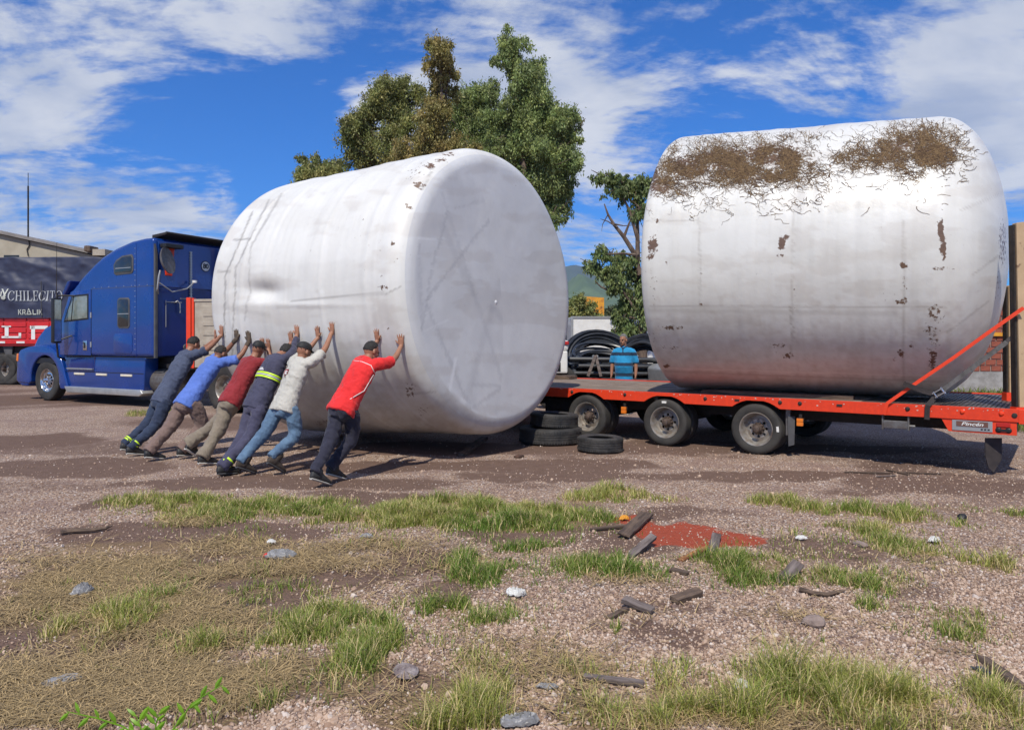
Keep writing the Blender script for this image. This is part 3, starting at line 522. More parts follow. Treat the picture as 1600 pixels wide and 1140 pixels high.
for k in range(3):
    mb = MB(); mb.lathe([(0, .012), (.022, .012), (.03, .006), (.03, 0)], 12, T(XR-.04+.0, -.001, DZ-.075) @ RX(PI/2)) if k == 2 else mb.box((-.3+k*1.4, -.012, DZ-.07), (-.23+k*1.4, .0, DZ-.045)); mb.build('rope_hook', MATS['dark_metal'], tr)
for X_ in (-3.1, -2.1, -.75, .35, .62, 1.95, 2.55, 2.95):
    mb = MB(); mb.lathe([(0, .02), (.016, .018), (.026, .006), (.03, 0)], 10, T(X_, 0, DZ-.062) @ RX(PI/2)); mb.build('lashing_boss', MATS['orange'] if X_ > 2.3 else MATS['dark_metal'], tr, True)
# deck boards (lengthwise) and checker plate at the tail
nb = 17; bw = (WD-.24)/nb
for i in range(nb):
    x0 = XL
    for j, L_ in enumerate((3.7+rnd.uniform(-.4, .4), 3.9, 4.6)):
        x1 = min(x0+L_, 1.35 if j == 2 else 9) if j < 2 else 1.35
        mb = MB(); dz = rnd.uniform(-.006, .004); mb.box((x0+.004, .12+i*bw+.004, DZ-.045+dz), (x1-.004, .12+(i+1)*bw-.004, DZ-.014+dz)); mb.build('deck_board', MATS['deck_wood'], tr, bevel=.003); x0 = x1
for i in range(3):
    mb = MB(); mb.box((1.355+i*.588, .12, DZ-.03), (1.355+(i+1)*.588-.004, WD-.12, DZ-.016+.002*i)); pl = mb.build('checker_plate', MATS['checker'], tr)
    tb_ = MB()
    for a in range(11):
        for b in range(50):
            X_ = 1.355+i*.588+.03+a*.052; Y_ = .15+b*.053; M_ = T(X_, Y_, DZ-.0155+.002*i) @ RZ(R(45 if (a+b) % 2 else -45)); tb_.add([M_ @ Vector(p) for p in ((-.018, 0, 0), (0, -.005, .003), (.018, 0, 0), (0, .005, .003))], [(0, 1, 2, 3)])
    tb_.build('tread_pattern', MATS['checker'], pl)['kind'] = 'stuff'
mb = MB()
for y0 in (.75, 2.05): mb.box((XL, y0, .46), (XR-.05, y0+.14, DZ-.06))
mb.build('chassis_beam', MATS['dark_metal'], tr, bevel=.01)
for X_ in np.arange(XL+.3, XR, .62):
    mb = MB(); mb.box((X_, .05, DZ-.14), (X_+.06, WD-.05, DZ-.05)); mb.build('cross_member', MATS['dark_metal'], tr)
# wheels
def tyre_prof(r, ri, w): return [(ri, -w*.40), (ri+.02, -w*.46), (r*.86, -w*.5), (r*.955, -w*.46), (r*.985, -w*.40), (r, -w*.30), (r, -w*.17), (r-.008, -w*.165), (r-.008, -w*.135), (r, -w*.13), (r, -w*.02), (r-.008, -w*.015), (r-.008, w*.015), (r, w*.02), (r, w*.13), (r-.008, w*.135), (r-.008, w*.165), (r, w*.17), (r, w*.30), (r*.985, w*.40), (r*.955, w*.46), (r*.86, w*.5), (ri+.02, w*.46), (ri, w*.40)]
def lathe_mesh(name, prof, m, n=40, closed=False): mb = MB(); mb.lathe(prof, n, closed=closed); return mb.mesh(name, m, True)
def dish_mesh(name, r, depth, m, holes=8, hr=.022):
    # concave truck rim: lip, barrel, disc with hand holes
    bm = bmesh.new(); mb = MB(); mb.lathe([(r*1.04, .012), (r*1.03, .02), (r*.99, .018), (r*.94, 0), (r*.90, -.03), (r*.86, -depth*.5), (r*.84, -depth*.8), (r*.78, -depth), (r*.70, -depth*.96), (r*.62, -depth*.88)], 48)
    k = 48; ring = []
    n = holes*6
    for j in range(n):                                     # disc ring cut by round holes
        pass
    mb.lathe([(r*.62, -depth*.88), (r*.585, -depth*.84)], 48)
    A = []
    for h in range(holes):
        a0 = 2*PI*h/holes; da = 2*PI/holes; cr = r*.485; hl = [(cr*math.cos(a0)+hr*math.cos(t), cr*math.sin(a0)+hr*math.sin(t)) for t in np.linspace(0, 2*PI, 12, endpoint=False)]
        ro = r*.585; ri = r*.38; out = [(ro*math.cos(a0-da/2+da*i/4), ro*math.sin(a0-da/2+da*i/4)) for i in range(5)]; inn = [(ri*math.cos(a0+da/2-da*i/4), ri*math.sin(a0+da/2-da*i/4)) for i in range(5)]
        cyc = [Vector((x_, y_, -depth*.82)) for x_, y_ in out+inn]; hc = Vector((cr*math.cos(a0), cr*math.sin(a0), -depth*.82)); hv = [Vector((x_, y_, -depth*.82)) for x_, y_ in hl]
        m_ = len(cyc); vs = cyc+[None]*m_
        for i, p in enumerate(cyc): d = (p-hc).normalized(); vs[m_+i] = hc+d*hr
        mb.add(vs, [(i, (i+1) % m_, m_+(i+1) % m_, m_+i) for i in range(m_)])
        vs2 = vs[m_:]+[p+Vector((0, 0, -.02)) for p in vs[m_:]]; mb.add(vs2, [(i, (i+1) % m_, m_+(i+1) % m_, m_+i) for i in range(m_)])
    return mb.mesh(name, m, True)
def hub_mesh(name, r, depth, m, nuts=10):
    mb = MB(); z0 = -depth*.82; mb.lathe([(r*.38, z0), (r*.37, z0+.012), (r*.30, z0+.02), (r*.28, z0+.06), (r*.25, z0+.085), (r*.20, z0+.10), (r*.19, z0+.12), (r*.12, z0+.13), (0, z0+.13)], 24)
    for i in range(nuts):
        a = 2*PI*i/nuts; mb.lathe([(.015, 0), (.015, .022), (.008, .03), (0, .03)], 6, T(r*.335*math.cos(a), r*.335*math.sin(a), z0+.012))
    return mb.mesh(name, m, True)
ty_me = lathe_mesh('tyre', tyre_prof(WR, .235, .235), MATS['tyre'], 56, True); rim_me = dish_mesh('rim', .235, .13, MATS['rim']); hub_me = hub_mesh('hub', .235, .13, MATS['hub'])
lab_mb = MB(); lab_mb.add([(.335*math.cos(a), .335*math.sin(a), .1195) for a in (1.45, 1.53, 1.61, 1.69)]+[(.300*math.cos(a), .300*math.sin(a), .1205) for a in (1.69, 1.61, 1.53, 1.45)], [tuple(range(8))]); lab_me = lab_mb.mesh('sticker', MATS['white_paint'])
for side, (y_out, fl) in enumerate(((.125, 1), (WD-.125, -1))):
    for ai, axx in enumerate(AX):
        for du in (0, 1):
            yy = y_out+fl*du*.27
            w = bpy.data.objects.new('wheel', None); C.objects.link(w); w.parent = tr; w.location = (axx, yy, WR-.004); w.rotation_euler = (PI/2 if (fl == 1) else -PI/2, 0, 0); w.rotation_euler.rotate_axis('Z', rnd.random()*6)
            link('tyre', ty_me, w)
            if du == 0:
                link('rim', rim_me, w, T(0, 0, .085)); link('hub', hub_me, w, T(0, 0, .085))
                if side == 0 and ai > 0: s_ = link('sticker', lab_me, w); s_.rotation_euler = (0, 0, -w.rotation_euler.z*0+ (0 if ai == 1 else -1.5)); w.rotation_euler = (PI/2, 0, 0)
for axx in AX:
    mb = MB(); mb.tube([(axx, .3, WR), (axx, WD-.3, WR)], .065, 12); mb.build('axle', MATS['dark_metal'], tr, True)
    mb = MB(); mb.box((axx-.42, .82, WR+.05), (axx+.42, .90, WR+.10)); mb.box((axx-.05, .78, WR), (axx+.05, .94, DZ-.2)); mb.build('leaf_spring', MATS['dark_metal'], tr)
    arc = MB(); ps = [(axx+.455*math.cos(a), WR+.455*math.sin(a)) for a in np.linspace(R(12), R(168), 16)]; arc.prism(ps+[(x_*1.0+(x_-axx)*-.03, z_-.012) for x_, z_ in ps[::-1]], .04, .55) if False else None
mb = MB(); mb.box((-3.85, .30, .36), (-3.25, .75, .60)); mb.tube([(-3.9, .5, .46), (-3.5, .5, .46)], .09, 14); mb.build('air_tank', MATS['dark_metal'], tr, True)
def lamp(x_, z_, name='marker_lamp'):
    mb = MB(); mb.box((x_-.045, .02, z_), (x_+.045, .06, z_+.045)); mb.box((x_-.02, .03, z_+.045), (x_+.02, .05, z_+.10)); o = mb.build(name, MATS['dark_metal'], tr, bevel=.004)
    mb = MB(); mb.box((x_-.042, -.012, z_-.058), (x_+.042, .03, z_-.003)); mb.box((x_-.042, -.012, z_+.001), (x_+.042, .03, z_+.046)); mb.build('amber_lens', MATS['amber'], o, bevel=.006)
lamp(-2.12, lowz-.15); lamp(.62, lowz-.16)
mb = MB(); mb.box((.40, .10, .30), (.46, .14, lowz)); mb.build('flap_bracket', MATS['grey_metal'], tr)
def flap(x_, y_, w_, z0, name='mud_flap'):
    mb = MB(); M_ = T(x_, y_, z0); poly = [(0, 0), (w_, 0), (w_*.97, -.26), (w_*.5, -.42 if x_ > 2 else -.38), (w_*.2, -.36), (0, -.22)]
    if x_ < 2: poly = [(0, 0), (w_, 0), (w_*.9, -.40), (w_*.1, -.42)]
    mb.prism([(a, b) for a, b in poly], 0, .012, M_ @ RZ(R(35))); return mb.build(name, MATS['rubber_grey'] if x_ < 2 else MATS['strap_black'], tr)
flap(.44, .06, .10, lowz-.1); flap(2.78, .10, .20, lowz-.22)
mb = MB(); mb.box((1.66, .03, .50), (1.95, .09, .60)); mb.box((1.645, .02, .48), (1.665, .10, .67)); mb.box((1.945, .02, .48), (1.965, .10, .67)); mb.tube([(1.95, .05, .54), (2.03, .05, .54)], .02, 8); mb.build('winch_bracket', MATS['grey_metal'], tr, bevel=.006)
# tail lamp box with the maker's plate
mb = MB(); mb.prism([(2.32, lowz), (3.10, lowz), (3.10, lowz-.16), (2.40, lowz-.155)], .015, .10); tail = mb.build('tail_box', MATS['orange'], tr, bevel=.004)
mb = MB(); mb.box((2.44, .006, lowz-.138), (2.86, .015, lowz-.012)); pf = mb.build('plate', MATS['silver'], tr, bevel=.003)
mb = MB(); mb.box((2.485, .001, lowz-.085), (2.815, .006, lowz-.022)); mb.build('name_panel', MATS['plate_brown'], pf)
mb = MB(); mb.box((2.90, .0, lowz-.065), (3.04, .015, lowz-.02)); mb.build('tail_lamp', MATS['red_lens'], tr, bevel=.004)
mb = MB()
for x_ in (2.92, 3.02): mb.lathe([(.0, .014), (.02, .014), (.03, .008), (.034, 0)], 14, T(x_, .015, lowz-.105) @ RX(PI/2))
mb.box((2.91, -.002, lowz-.12), (3.03, .012, lowz-.09)); mb.build('shackle', MATS['black'], tr, True)
def text(s, size, m, parent, M, name='lettering', ext=.002, sx=1.0, shear=0.0, bold=0.0):
    cu = bpy.data.curves.new(name, 'FONT'); cu.body = s; cu.size = size; cu.extrude = ext; cu.align_x = 'CENTER'; cu.align_y = 'CENTER'; cu.shear = shear; cu.offset = bold
    o = bpy.data.objects.new('tmp', cu); C.objects.link(o); me = bpy.data.meshes.new_from_object(o); bpy.data.objects.remove(o); me.materials.clear(); me.materials.append(m); me.transform(Matrix.Diagonal((sx, 1, 1, 1)))
    return link(name, me, parent, M)
text('Pincén', .058, MATS['white_paint'], tr, T(2.65, -.001, lowz-.054) @ RX(PI/2), sx=1.5, shear=.3, bold=.001)
text('■ ■ ■', .018, MATS['black'], tr, T(2.78, .004, lowz-.11) @ RX(PI/2)) if False else None
mb = MB()
for i in range(3): mb.box((2.74+i*.035, .002, lowz-.118), (2.762+i*.035, .006, lowz-.102))
mb.build('plate_marks', MATS['black'], pf)
# rear stakes with orange feet
def stake(x_, y_, w_, d_, z0, z1, lean=0, holes=True):
    M_ = T(x_, y_, 0) @ RZ(R(37)); mb = MB(); mb.prism([(0, z0), (w_, z0), (w_-lean, z1-.12), (w_*.6-lean, z1), (-lean, z1-.02)], 0, d_, M_); o = mb.build('stake', MATS['beige'], tr, bevel=.006)
    mb = MB(); mb.prism([(-.028, z0), (-.006, z0), (-.006-lean, z1-.04), (-.024-lean, z1-.04)], .02, d_+.03, M_); mb.build('stake_edge', MATS['dark_metal'], o)
    mb = MB(); mb.box((-.05, -.012, DZ-.012), (w_+.02, d_+.02, z0+.0), M_); mb.build('stake_foot', MATS['orange'], o)
    if holes:
        for zz, s_ in ((1.5, .02), (1.72, .02), (2.0, .02), (2.72, .025), (2.95, .03)): mb = MB(); mb.lathe([(s_, 0), (s_*.8, .005), (0, .006)], 9, M_ @ T(.09, 0, zz) @ RX(PI/2)); mb.build('bolt_hole', MATS['dark_metal'], o)
        mb = MB(); mb.tube([M_ @ Vector(p) for p in ((.12, -.002, 2.24), (.16, -.02, 2.26), (.17, -.02, 2.42), (.11, -.002, 2.45))], .012, 6); mb.build('handle', MATS['dark_metal'], o)
stake(3.13, .05, .26, .08, DZ+.02, 3.05, .04); stake(2.95, 1.55, .14, .07, DZ+.10, 2.40, .01, False)

# straps holding the tank
def ribbon(pts, w, th, ax_, name, m, label=None, cat=None, parent=None):
    mb = MB(); k = len(pts); pts = [Vector(p) for p in pts]; vs = []
    for i, p in enumerate(pts):
        d = (pts[min(i+1, k-1)]-pts[max(i-1, 0)]).normalized(); s_ = d.cross(Vector(ax_)).normalized()*w/2; n_ = s_.cross(d).normalized()*th/2; vs += [p+s_+n_, p-s_+n_, p-s_-n_, p+s_-n_]
    fs = [(4*i+j, 4*i+(j+1) % 4, 4*i+4+(j+1) % 4, 4*i+4+j) for i in range(k-1) for j in range(4)]+[(0, 1, 2, 3), (4*k-4, 4*k-1, 4*k-2, 4*k-3)]; mb.add(vs, fs); o = mb.build(name, m, parent)
    if label: tag(o, label, cat)
    return o
view = (-.6, -.8, 0)
A_ = MT @ Vector((1.68, -.02, DZ-.15)); A2 = MT @ Vector((1.72, -.03, DZ+.0)); B_ = MT @ Vector((3.17, -.02, 2.02))
ribbon([A_, A2.lerp(B_, .0), A2.lerp(B_, .25), A2.lerp(B_, .5)+Vector((0, 0, -.01)), A2.lerp(B_, .75), B_], .042, .006, view, 'ratchet_strap', MATS['strap_orange'], 'bright orange strap running from the trailer rail up to the rear beige stake', 'strap')
gs = thing('ratchet_strap', 'worn dark grey strap with a silver ratchet at the tail of the trailer deck', 'strap', (0, 0, 0))
G0 = MT @ Vector((2.17, -.02, DZ-.18)); G1 = MT @ Vector((2.18, -.03, DZ+.0)); G2 = MT @ Vector((2.30, .02, DZ+.16)); G3 = MT @ Vector((3.0, .10, 1.62)); G4 = MT @ Vector((3.04, 1.2, 1.72))
ribbon([G0, G1, G2], .06, .008, view, 'strap_tail', MATS['strap_black'], parent=gs); ribbon([G2, G2.lerp(G3, .3), G2.lerp(G3, .65), G3], .055, .008, view, 'strap_web', MATS['strap_grey'], parent=gs); ribbon([G2, G2.lerp(G4, .5), G4], .05, .008, view, 'strap_web', MATS['strap_black'], parent=gs)
K0 = MT @ Vector((1.96, -.05, DZ+.245)); ribbon([K0+Vector((-.05, 0, .02)), K0.lerp(G2, .5)+Vector((0, 0, -.03)), G2+Vector((.0, -.02, -.03))], .06, .01, view, 'strap_loop', MATS['strap_black'], parent=gs)
mb = MB(); M_ = T(*G2) @ RZ(YW) @ RY(R(-35)); mb.box((-.07, -.05, -.035), (.07, -.01, -.02), M_); mb.box((-.07, -.05, .02), (.07, -.01, .035), M_); mb.tube([M_ @ Vector((-.05, -.03, -.04)), M_ @ Vector((-.05, -.03, .04))], .013, 8); mb.tube([M_ @ Vector((.05, -.03, -.045)), M_ @ Vector((.05, -.03, .045))], .015, 8); mb.build('ratchet_buckle', MATS['chrome'], gs)
# planks under the tank
def plank(a, b, w, h, m, label, rz=None, cat='plank', tilt=0, split=False, name='wood_plank', grp=None):
    a = Vector(a); b = Vector(b); d = b-a; Ln = d.length; mb = MB(); k = 6; vs = []
    for i in range(k+1):
        t_ = i/k; j_ = (rnd.uniform(-.12, .12) if i in (0, k) else rnd.uniform(-.03, .03)) ; ww = w/2*(1+rnd.uniform(-.08, .08)); hh_ = h*(1+rnd.uniform(-.1, .1))
        for (yy, zz) in ((-ww, 0), (ww, 0), (ww*.98, hh_), (-ww*.98, hh_)): vs.append((t_*Ln+(rnd.uniform(-.02, .02) if i in (0, k) else 0)*Ln*.6, yy, zz+rnd.uniform(-.002, .002)))
    fs = [(4*i+j, 4*i+(j+1) % 4, 4*i+4+(j+1) % 4, 4*i+4+j) for i in range(k) for j in range(4)]+[(0, 1, 2, 3), (4*k, 4*k+3, 4*k+2, 4*k+1)]
    mb.add(vs, fs); o = mb.build(name, m, None, bevel=min(.004, h*.2)); o.location = a; o.rotation_euler = d.to_track_quat('X', 'Z').to_euler(); o.rotation_euler.rotate_axis('X', tilt)
    return tag(o, label, cat, grp)
plank(MT @ Vector((-.95, .42, DZ-.01)), MT @ Vector((1.22, .42, DZ-.01)), .2, .055, MATS['wood_old'], 'long brown plank wedged under the loaded tank on the trailer deck')
plank(MT @ Vector((-1.0, 2.2, DZ-.01)), MT @ Vector((1.1, 2.2, DZ-.01)), .2, .055, MATS['wood_old'], 'brown plank under the far side of the loaded tank')
plank(MT @ Vector((-5.3, 2.6, DZ-.01)), MT @ Vector((-4.72, 2.6, DZ-.01)), .3, .07, MATS['wood_old'], 'short dark board on the deck edge beside the pushed tank')
plank(gp(722, 712), gp(757, 686), .12, .05, MATS['wood_old'], 'brown plank sticking out of the shadow under the pushed tank')

# ------------------------------------------------------------------ loose tyres
def loose_tyre(px, Yc, r, ri, w, z0, label, tilt=0):
    mb = MB(); mb.lathe(tyre_prof(r, ri, w)+[(ri*1.02, w*.36), (r*.9, w*.30), (r*.93, 0), (r*.9, -w*.30), (ri*1.02, -w*.36)], 72, closed=True)
    for i in range(72):
        a = 2*PI*i/72
        for zz in (-w*.33, w*.33): mb.box((r-.006, -.007, zz-w*.07), (r+.006, .007, zz+w*.07), RZ(a))
    o = mb.build('old_tyre', MATS['old_tyre'], None, True); o.location = ((px-800)/F*Yc, Yc, z0+w/2); o.rotation_euler = (R(tilt), R(tilt*.6), 1.3)
    tag(o, label, 'tyre', 'old tyres lying by the trailer wheels')
    return o
loose_tyre(860, 11.9, .50, .29, .25, 0, 'widest old tyre, lying flat at the bottom of the two-tyre stack')
loose_tyre(866, 11.95, .385, .24, .22, .245, 'smaller old tyre lying on top of the larger tyre', 2)
loose_tyre(938, 10.95, .335, .2, .22, 0, 'lone old tyre lying flat in front of the trailer wheel', 1)
# ------------------------------------------------------------------ blue sleeper-cab truck
g0 = Vector((-12.5, 19.85, 0)); g1 = Vector((-6.5, 16.6, 0)); TY = math.atan2(g1.y-g0.y, g1.x-g0.x)
tk = thing('semi_truck', 'dark blue long nosed semi truck with tall sleeper cab', 'truck', g0, TY)
WT = 2.4
def prismo(name, poly, w0, w1, m, parent=tk, bevel=.0, seg=3, smooth=True, ang=40, label=None):
    mb = MB(); mb.prism(poly, w0, w1); return mb.build(name, m, parent, smooth, bevel, seg, ang, label)
def arc(cx_, cz_, r, a0, a1, n=12): return [(cx_+r*math.cos(R(a)), cz_+r*math.sin(R(a))) for a in np.linspace(a0, a1, n)]
# cab and sleeper shell
roof = [(.62,1.22),(.50,1.9),(.56,2.05),(.98,2.86),(1.22,3.0),(1.63,3.29),(2.05,3.54),(2.44,3.74),(2.95,3.92),(3.59,4.06),(4.05,4.10),(4.42,4.10),(4.44,1.22)]
body = prismo('cab_shell', roof, 0, WT, MATS['blue_paint'], bevel=.11, seg=5)
prismo('windscreen', [(.535,2.06),(.95,2.86),(.94,2.87),(.52,2.07)], .22, WT-.22, MATS['glass_dark'])
prismo('hood', [(-1.28,1.12),(-1.22,1.42),(-.98,1.72),(-.62,1.98),(-.1,2.13),(.5,2.22),(.62,2.22),(.62,1.12)], .30, WT-.30, MATS['blue_paint'], bevel=.10, seg=4)
prismo('grille', [(-1.33,1.1),(-1.27,1.38),(-1.22,1.38),(-1.25,1.1)], .62, WT-.62, MATS['chrome'])
for s_ in (0, 1):
    w0, w1 = ((0.0, .52) if s_ == 0 else (WT-.52, WT))
    fp = [(-1.42,.98),(-1.40,1.22),(-1.25,1.36),(-.9,1.44),(-.35,1.50),(.05,1.47),(.36,1.34),(.62,1.16),(.72,.98),(.86,.62),(.98,.34),(.62,.34)]+arc(-.1,.56,.66,-6,186,18)+[(-.86,.44),(-1.34,.46)]
    prismo('fender', fp, w0, w1, MATS['blue_paint'], bevel=.035, seg=3)
    prismo('wheel_well', [(-.7,1.0),(.5,1.0),(.5,1.15),(-.7,1.15)], w0+.05, w1-.05, MATS['black'])
prismo('bumper', [(-1.46,.98),(-1.50,.5),(-1.22,.36),(-.92,.36),(-.86,.5),(-.86,.96)], .02, WT-.02, MATS['blue_paint'], bevel=.05, seg=3)
prismo('headlight', [(-1.43,1.02),(-1.40,1.22),(-1.30,1.30),(-1.2,1.30),(-1.25,1.02)], .14, .50, MATS['amber'] if False else MATS['glass_cab'], bevel=.02)
prismo('side_marker', [(-1.44,1.06),(-1.41,1.25),(-1.33,1.26),(-1.35,1.04)], -.012, .1, MATS['amber'], bevel=.01)
# side fairing with steps
prismo('side_fairing', [(.72,1.2),(4.06,1.2),(3.98,.36),(.98,.36),(.86,.62)], .05, .42, MATS['blue_paint'], bevel=.03)
prismo('step_recess', [(1.02,1.14),(1.98,1.14),(1.98,.90),(.94,.90)], .042, .06, MATS['blue_dark'], bevel=.004)
prismo('step_tread', [(.90,.905),(2.02,.905),(2.02,.875),(.90,.875)], -.01, .08, MATS['silver'])
prismo('panel_groove', [(.80,.82),(3.99,.82),(3.99,.805),(.80,.805)], .044, .06, MATS['black'])
prismo('panel_groove', [(2.02,1.2),(2.08,1.2),(2.02,.80),(1.98,.80)], .044, .06, MATS['blue_dark'])
prismo('running_board', [(.82,.42),(3.96,.42),(4.05,.33),(3.9,.26),(.95,.26)], -.02, .30, MATS['silver'], bevel=.02)
for x_ in (1.18, 2.12, 3.12): prismo('reflector', [(x_,.785),(x_+.44,.785),(x_+.44,.735),(x_,.735)], .03, .06, MATS['cream'])
# door with its window, handle and hinges
def panel(name, poly, m, t_=.008, parent=tk, bevel=.02): return prismo(name, poly, -t_, .02, m, parent, bevel, 2)
door = panel('door', [(.63,1.24),(.60,1.96),(.70,2.12),(1.10,2.90),(1.97,2.92),(1.97,1.24)], MATS['blue_paint'], .010)
fr = prismo('window_frame', [(.80,2.10),(1.17,2.80),(1.88,2.82),(1.88,2.16)], -.018, .0, MATS['black'], door, .02)
prismo('pane', [(.87,2.14),(1.20,2.75),(1.83,2.77),(1.83,2.20)], -.022, -.01, MATS['glass_cab'], door, .01)
prismo('window_post', [(1.14,2.14),(1.17,2.14),(1.27,2.77),(1.24,2.77)], -.028, -.01, MATS['black'], door)
prismo('door_groove', [(1.97,1.22),(1.985,1.22),(1.985,2.93),(1.97,2.93)], -.004, .01, MATS['black'], door)
prismo('handle', [(1.66,1.37),(1.82,1.37),(1.82,1.62),(1.66,1.62)], -.03, .0, MATS['chrome'], door, .02)
prismo('latch', [(1.70,1.42),(1.78,1.42),(1.78,1.57),(1.70,1.57)], -.036, -.02, MATS['black'], door, .01)
for z_ in (1.45, 2.2): prismo('hinge', [(1.955,z_),(2.0,z_),(2.0,z_+.14),(1.955,z_+.14)], -.022, .0, MATS['silver'], door)
prismo('body_seam', [(1.98,2.93),(4.40,2.93),(4.40,2.94),(1.98,2.94)], -.003, .02, MATS['rubber_grey'])
prismo('body_seam', [(.70,1.215),(4.44,1.215),(4.44,1.195),(.70,1.195)], -.006, .02, MATS['black'])
prismo('body_seam', [(3.78,1.22),(3.79,1.22),(3.79,4.0),(3.78,4.0)], -.003, .02, MATS['blue_dark'])
rv = MB()
for z_ in np.arange(1.4, 4.0, .13): rv.lathe([(0, .006), (.008, .006), (.012, 0)], 6, T(3.735, -.001, z_) @ RX(PI/2))
for x_ in np.arange(2.1, 4.3, .30): rv.lathe([(0, .006), (.008, .006), (.012, 0)], 6, T(x_, -.001, 2.965) @ RX(PI/2))
rv.build('rivets', MATS['silver'], tk)['kind'] = 'stuff'
ww = panel('sleeper_window', [(2.92,3.28),(2.90,3.5),(3.0,3.62),(3.25,3.72),(3.62,3.74),(3.68,3.66),(3.68,3.32),(3.62,3.26),(3.0,3.24)], MATS['rubber_grey'], .015); prismo('pane', [(2.96,3.31),(2.95,3.49),(3.03,3.58),(3.26,3.68),(3.58,3.70),(3.63,3.64),(3.63,3.34),(3.58,3.30)], -.02, -.01, MATS['glass_dark'], ww, .01); prismo('window_bar', [(3.0,3.40),(3.6,3.40),(3.6,3.42),(3.0,3.42)], -.028, -.015, MATS['silver'], ww)
ww = panel('sleeper_window', [(3.05,1.98),(3.05,2.62),(3.12,2.68),(3.48,2.68),(3.54,2.62),(3.54,1.98),(3.48,1.92),(3.12,1.92)], MATS['rubber_grey'], .015); prismo('pane', [(3.09,2.0),(3.09,2.60),(3.14,2.64),(3.46,2.64),(3.50,2.60),(3.50,2.0),(3.46,1.96),(3.14,1.96)], -.02, -.01, MATS['glass_dark'], ww, .01); prismo('window_bar', [(3.08,2.27),(3.51,2.27),(3.51,2.29),(3.08,2.29)], -.028, -.015, MATS['silver'], ww)
panel('locker_door', [(2.90,1.36),(2.90,1.72),(2.96,1.80),(3.58,1.80),(3.64,1.74),(3.64,1.36),(3.58,1.30),(2.96,1.30)], MATS['blue_paint'], .012)
prismo('side_extender', [(4.44,1.2),(4.50,1.2),(4.50,3.7),(4.44,3.95)], .0, .06, MATS['rubber_grey'])
# rear face of the sleeper (normal +x)
def rearbox(name, y0, y1, z0, z1, m, t_=.02, x0=4.44, bevel=.006, parent=tk, mat_sm=False): mb = MB(); mb.box((x0, y0, z0), (x0+t_, y1, z1)); return mb.build(name, m, parent, mat_sm, bevel)
rearbox('rear_panel', .10, WT-.06, 2.92, 4.02, MATS['blue_paint'], .03, bevel=.02); rearbox('rear_panel', .10, WT-.06, 1.25, 2.90, MATS['blue_dark'], .02, bevel=.01)
plate80 = MB(); plate80.lathe([(0, .006), (.135, .006), (.14, 0)], 32, T(4.475, 1.45, 3.52) @ RY(PI/2)); pl = plate80.build('speed_disc', MATS['black'], tk); q = MB(); q.lathe([(0, .004), (.118, .004), (.12, 0)], 32, T(4.481, 1.45, 3.52) @ RY(PI/2)); q.build('disc_face', MATS['white_paint'], pl)
text('80', .17, MATS['black'], pl, T(4.488, 1.45, 3.52) @ RZ(PI/2) @ RX(PI/2), bold=.006)
mb = MB(); mb.box((4.47, .98, 2.45), (4.50, 1.02, 3.85)); 
for z_ in np.arange(2.5, 3.85, .07): mb.box((4.48, .95, z_), (4.495, 1.05, z_+.015))
mb.build('rung_strip', MATS['silver'], tk)
mb = MB()
for y_ in (.55, 1.08, 1.3, 1.62): mb.tube([(4.46, y_, 2.55), (4.52, y_+.05, 2.60), (4.54, y_+.10, 2.52), (4.54, y_+.10, 2.3)], .013, 6)
mb.build('grab_rail', MATS['silver'], tk, True)
mb = MB(); mb.tube([(4.46, .35, 2.56), (4.50, .35, 2.56), (4.50, .72, 2.56)], .012, 6); mb.tube([(4.48, .30, 2.60), (4.48, .30, 1.95)], .010, 6); mb.tube([(4.48, .7, 2.66), (4.48, 1.6, 2.66)], .012, 6); mb.build('air_line', MATS['silver'], tk)
mb = MB(); mb.lathe([(0, .03), (.08, .03), (.085, 0)], 20, T(4.46, .88, 1.45) @ RY(PI/2)); mb.build('round_cap', MATS['grey_metal'], tk, True)
# convex rear mirror on bent arm, red-orange snorkel
mb = MB(); mb.tube([(4.46, .10, 2.75), (4.55, .02, 2.85), (4.6, .02, 3.15), (4.6, .06, 3.3)], .022, 8); mb.tube([(4.6, .04, 3.0), (4.65, .35, 2.8), (4.66, .75, 2.9), (4.64, .95, 3.05)], .016, 8); mb.build('mirror_arm', MATS['silver'], tk, True)
mb = MB(); mb.lathe([(0, .0), (.13, .015), (.22, .05), (.27, .10), (.275, .13), (.22, .12), (0, .10)], 28, T(4.62, .13, 3.52) @ RZ(R(22)) @ RY(R(78)) @ Matrix.Diagonal((1.2, 1, 1, 1))); mb.build('dish', MATS['grey_metal'], tk, True)
mb = MB(); mb.tube([(4.66, .98, 3.06), (4.66, .98, 3.12)], .06, 12); mb.build('small_lamp', MATS['white_paint'], tk, True)
mb = MB(); mb.prism([(-.04, 3.2), (.14, 3.2), (.20, 3.88), (-.10, 3.88)], 0, .12, T(4.5, .33, 0) @ RZ(PI/2)); mb.build('intake_duct', MATS['orange'], tk, False, .02); mb = MB(); mb.box((4.5, .12, 3.86), (4.72, .62, 3.96)); mb.build('duct_cap', MATS['black'], tk, False, .02)
mb = MB(); mb.tube([(4.72, 1.95, 1.0), (4.72, 1.95, 3.6), (4.74, 1.96, 3.95), (4.92, 2.02, 4.16)], [.10, .10, .10, .095], 16); mb.build('exhaust_stack', MATS['grey_metal'], tk, True)
mb = MB(); mb.prism([(4.1, 4.12), (4.6, 4.18), (4.6, 4.24), (4.1, 4.2)], .2, WT+.0); mb.tube([(4.62, .2, 4.22), (4.62, WT, 4.20)], .035, 8); mb.build('roof_deflector', MATS['dark_metal'], tk, False, .01)
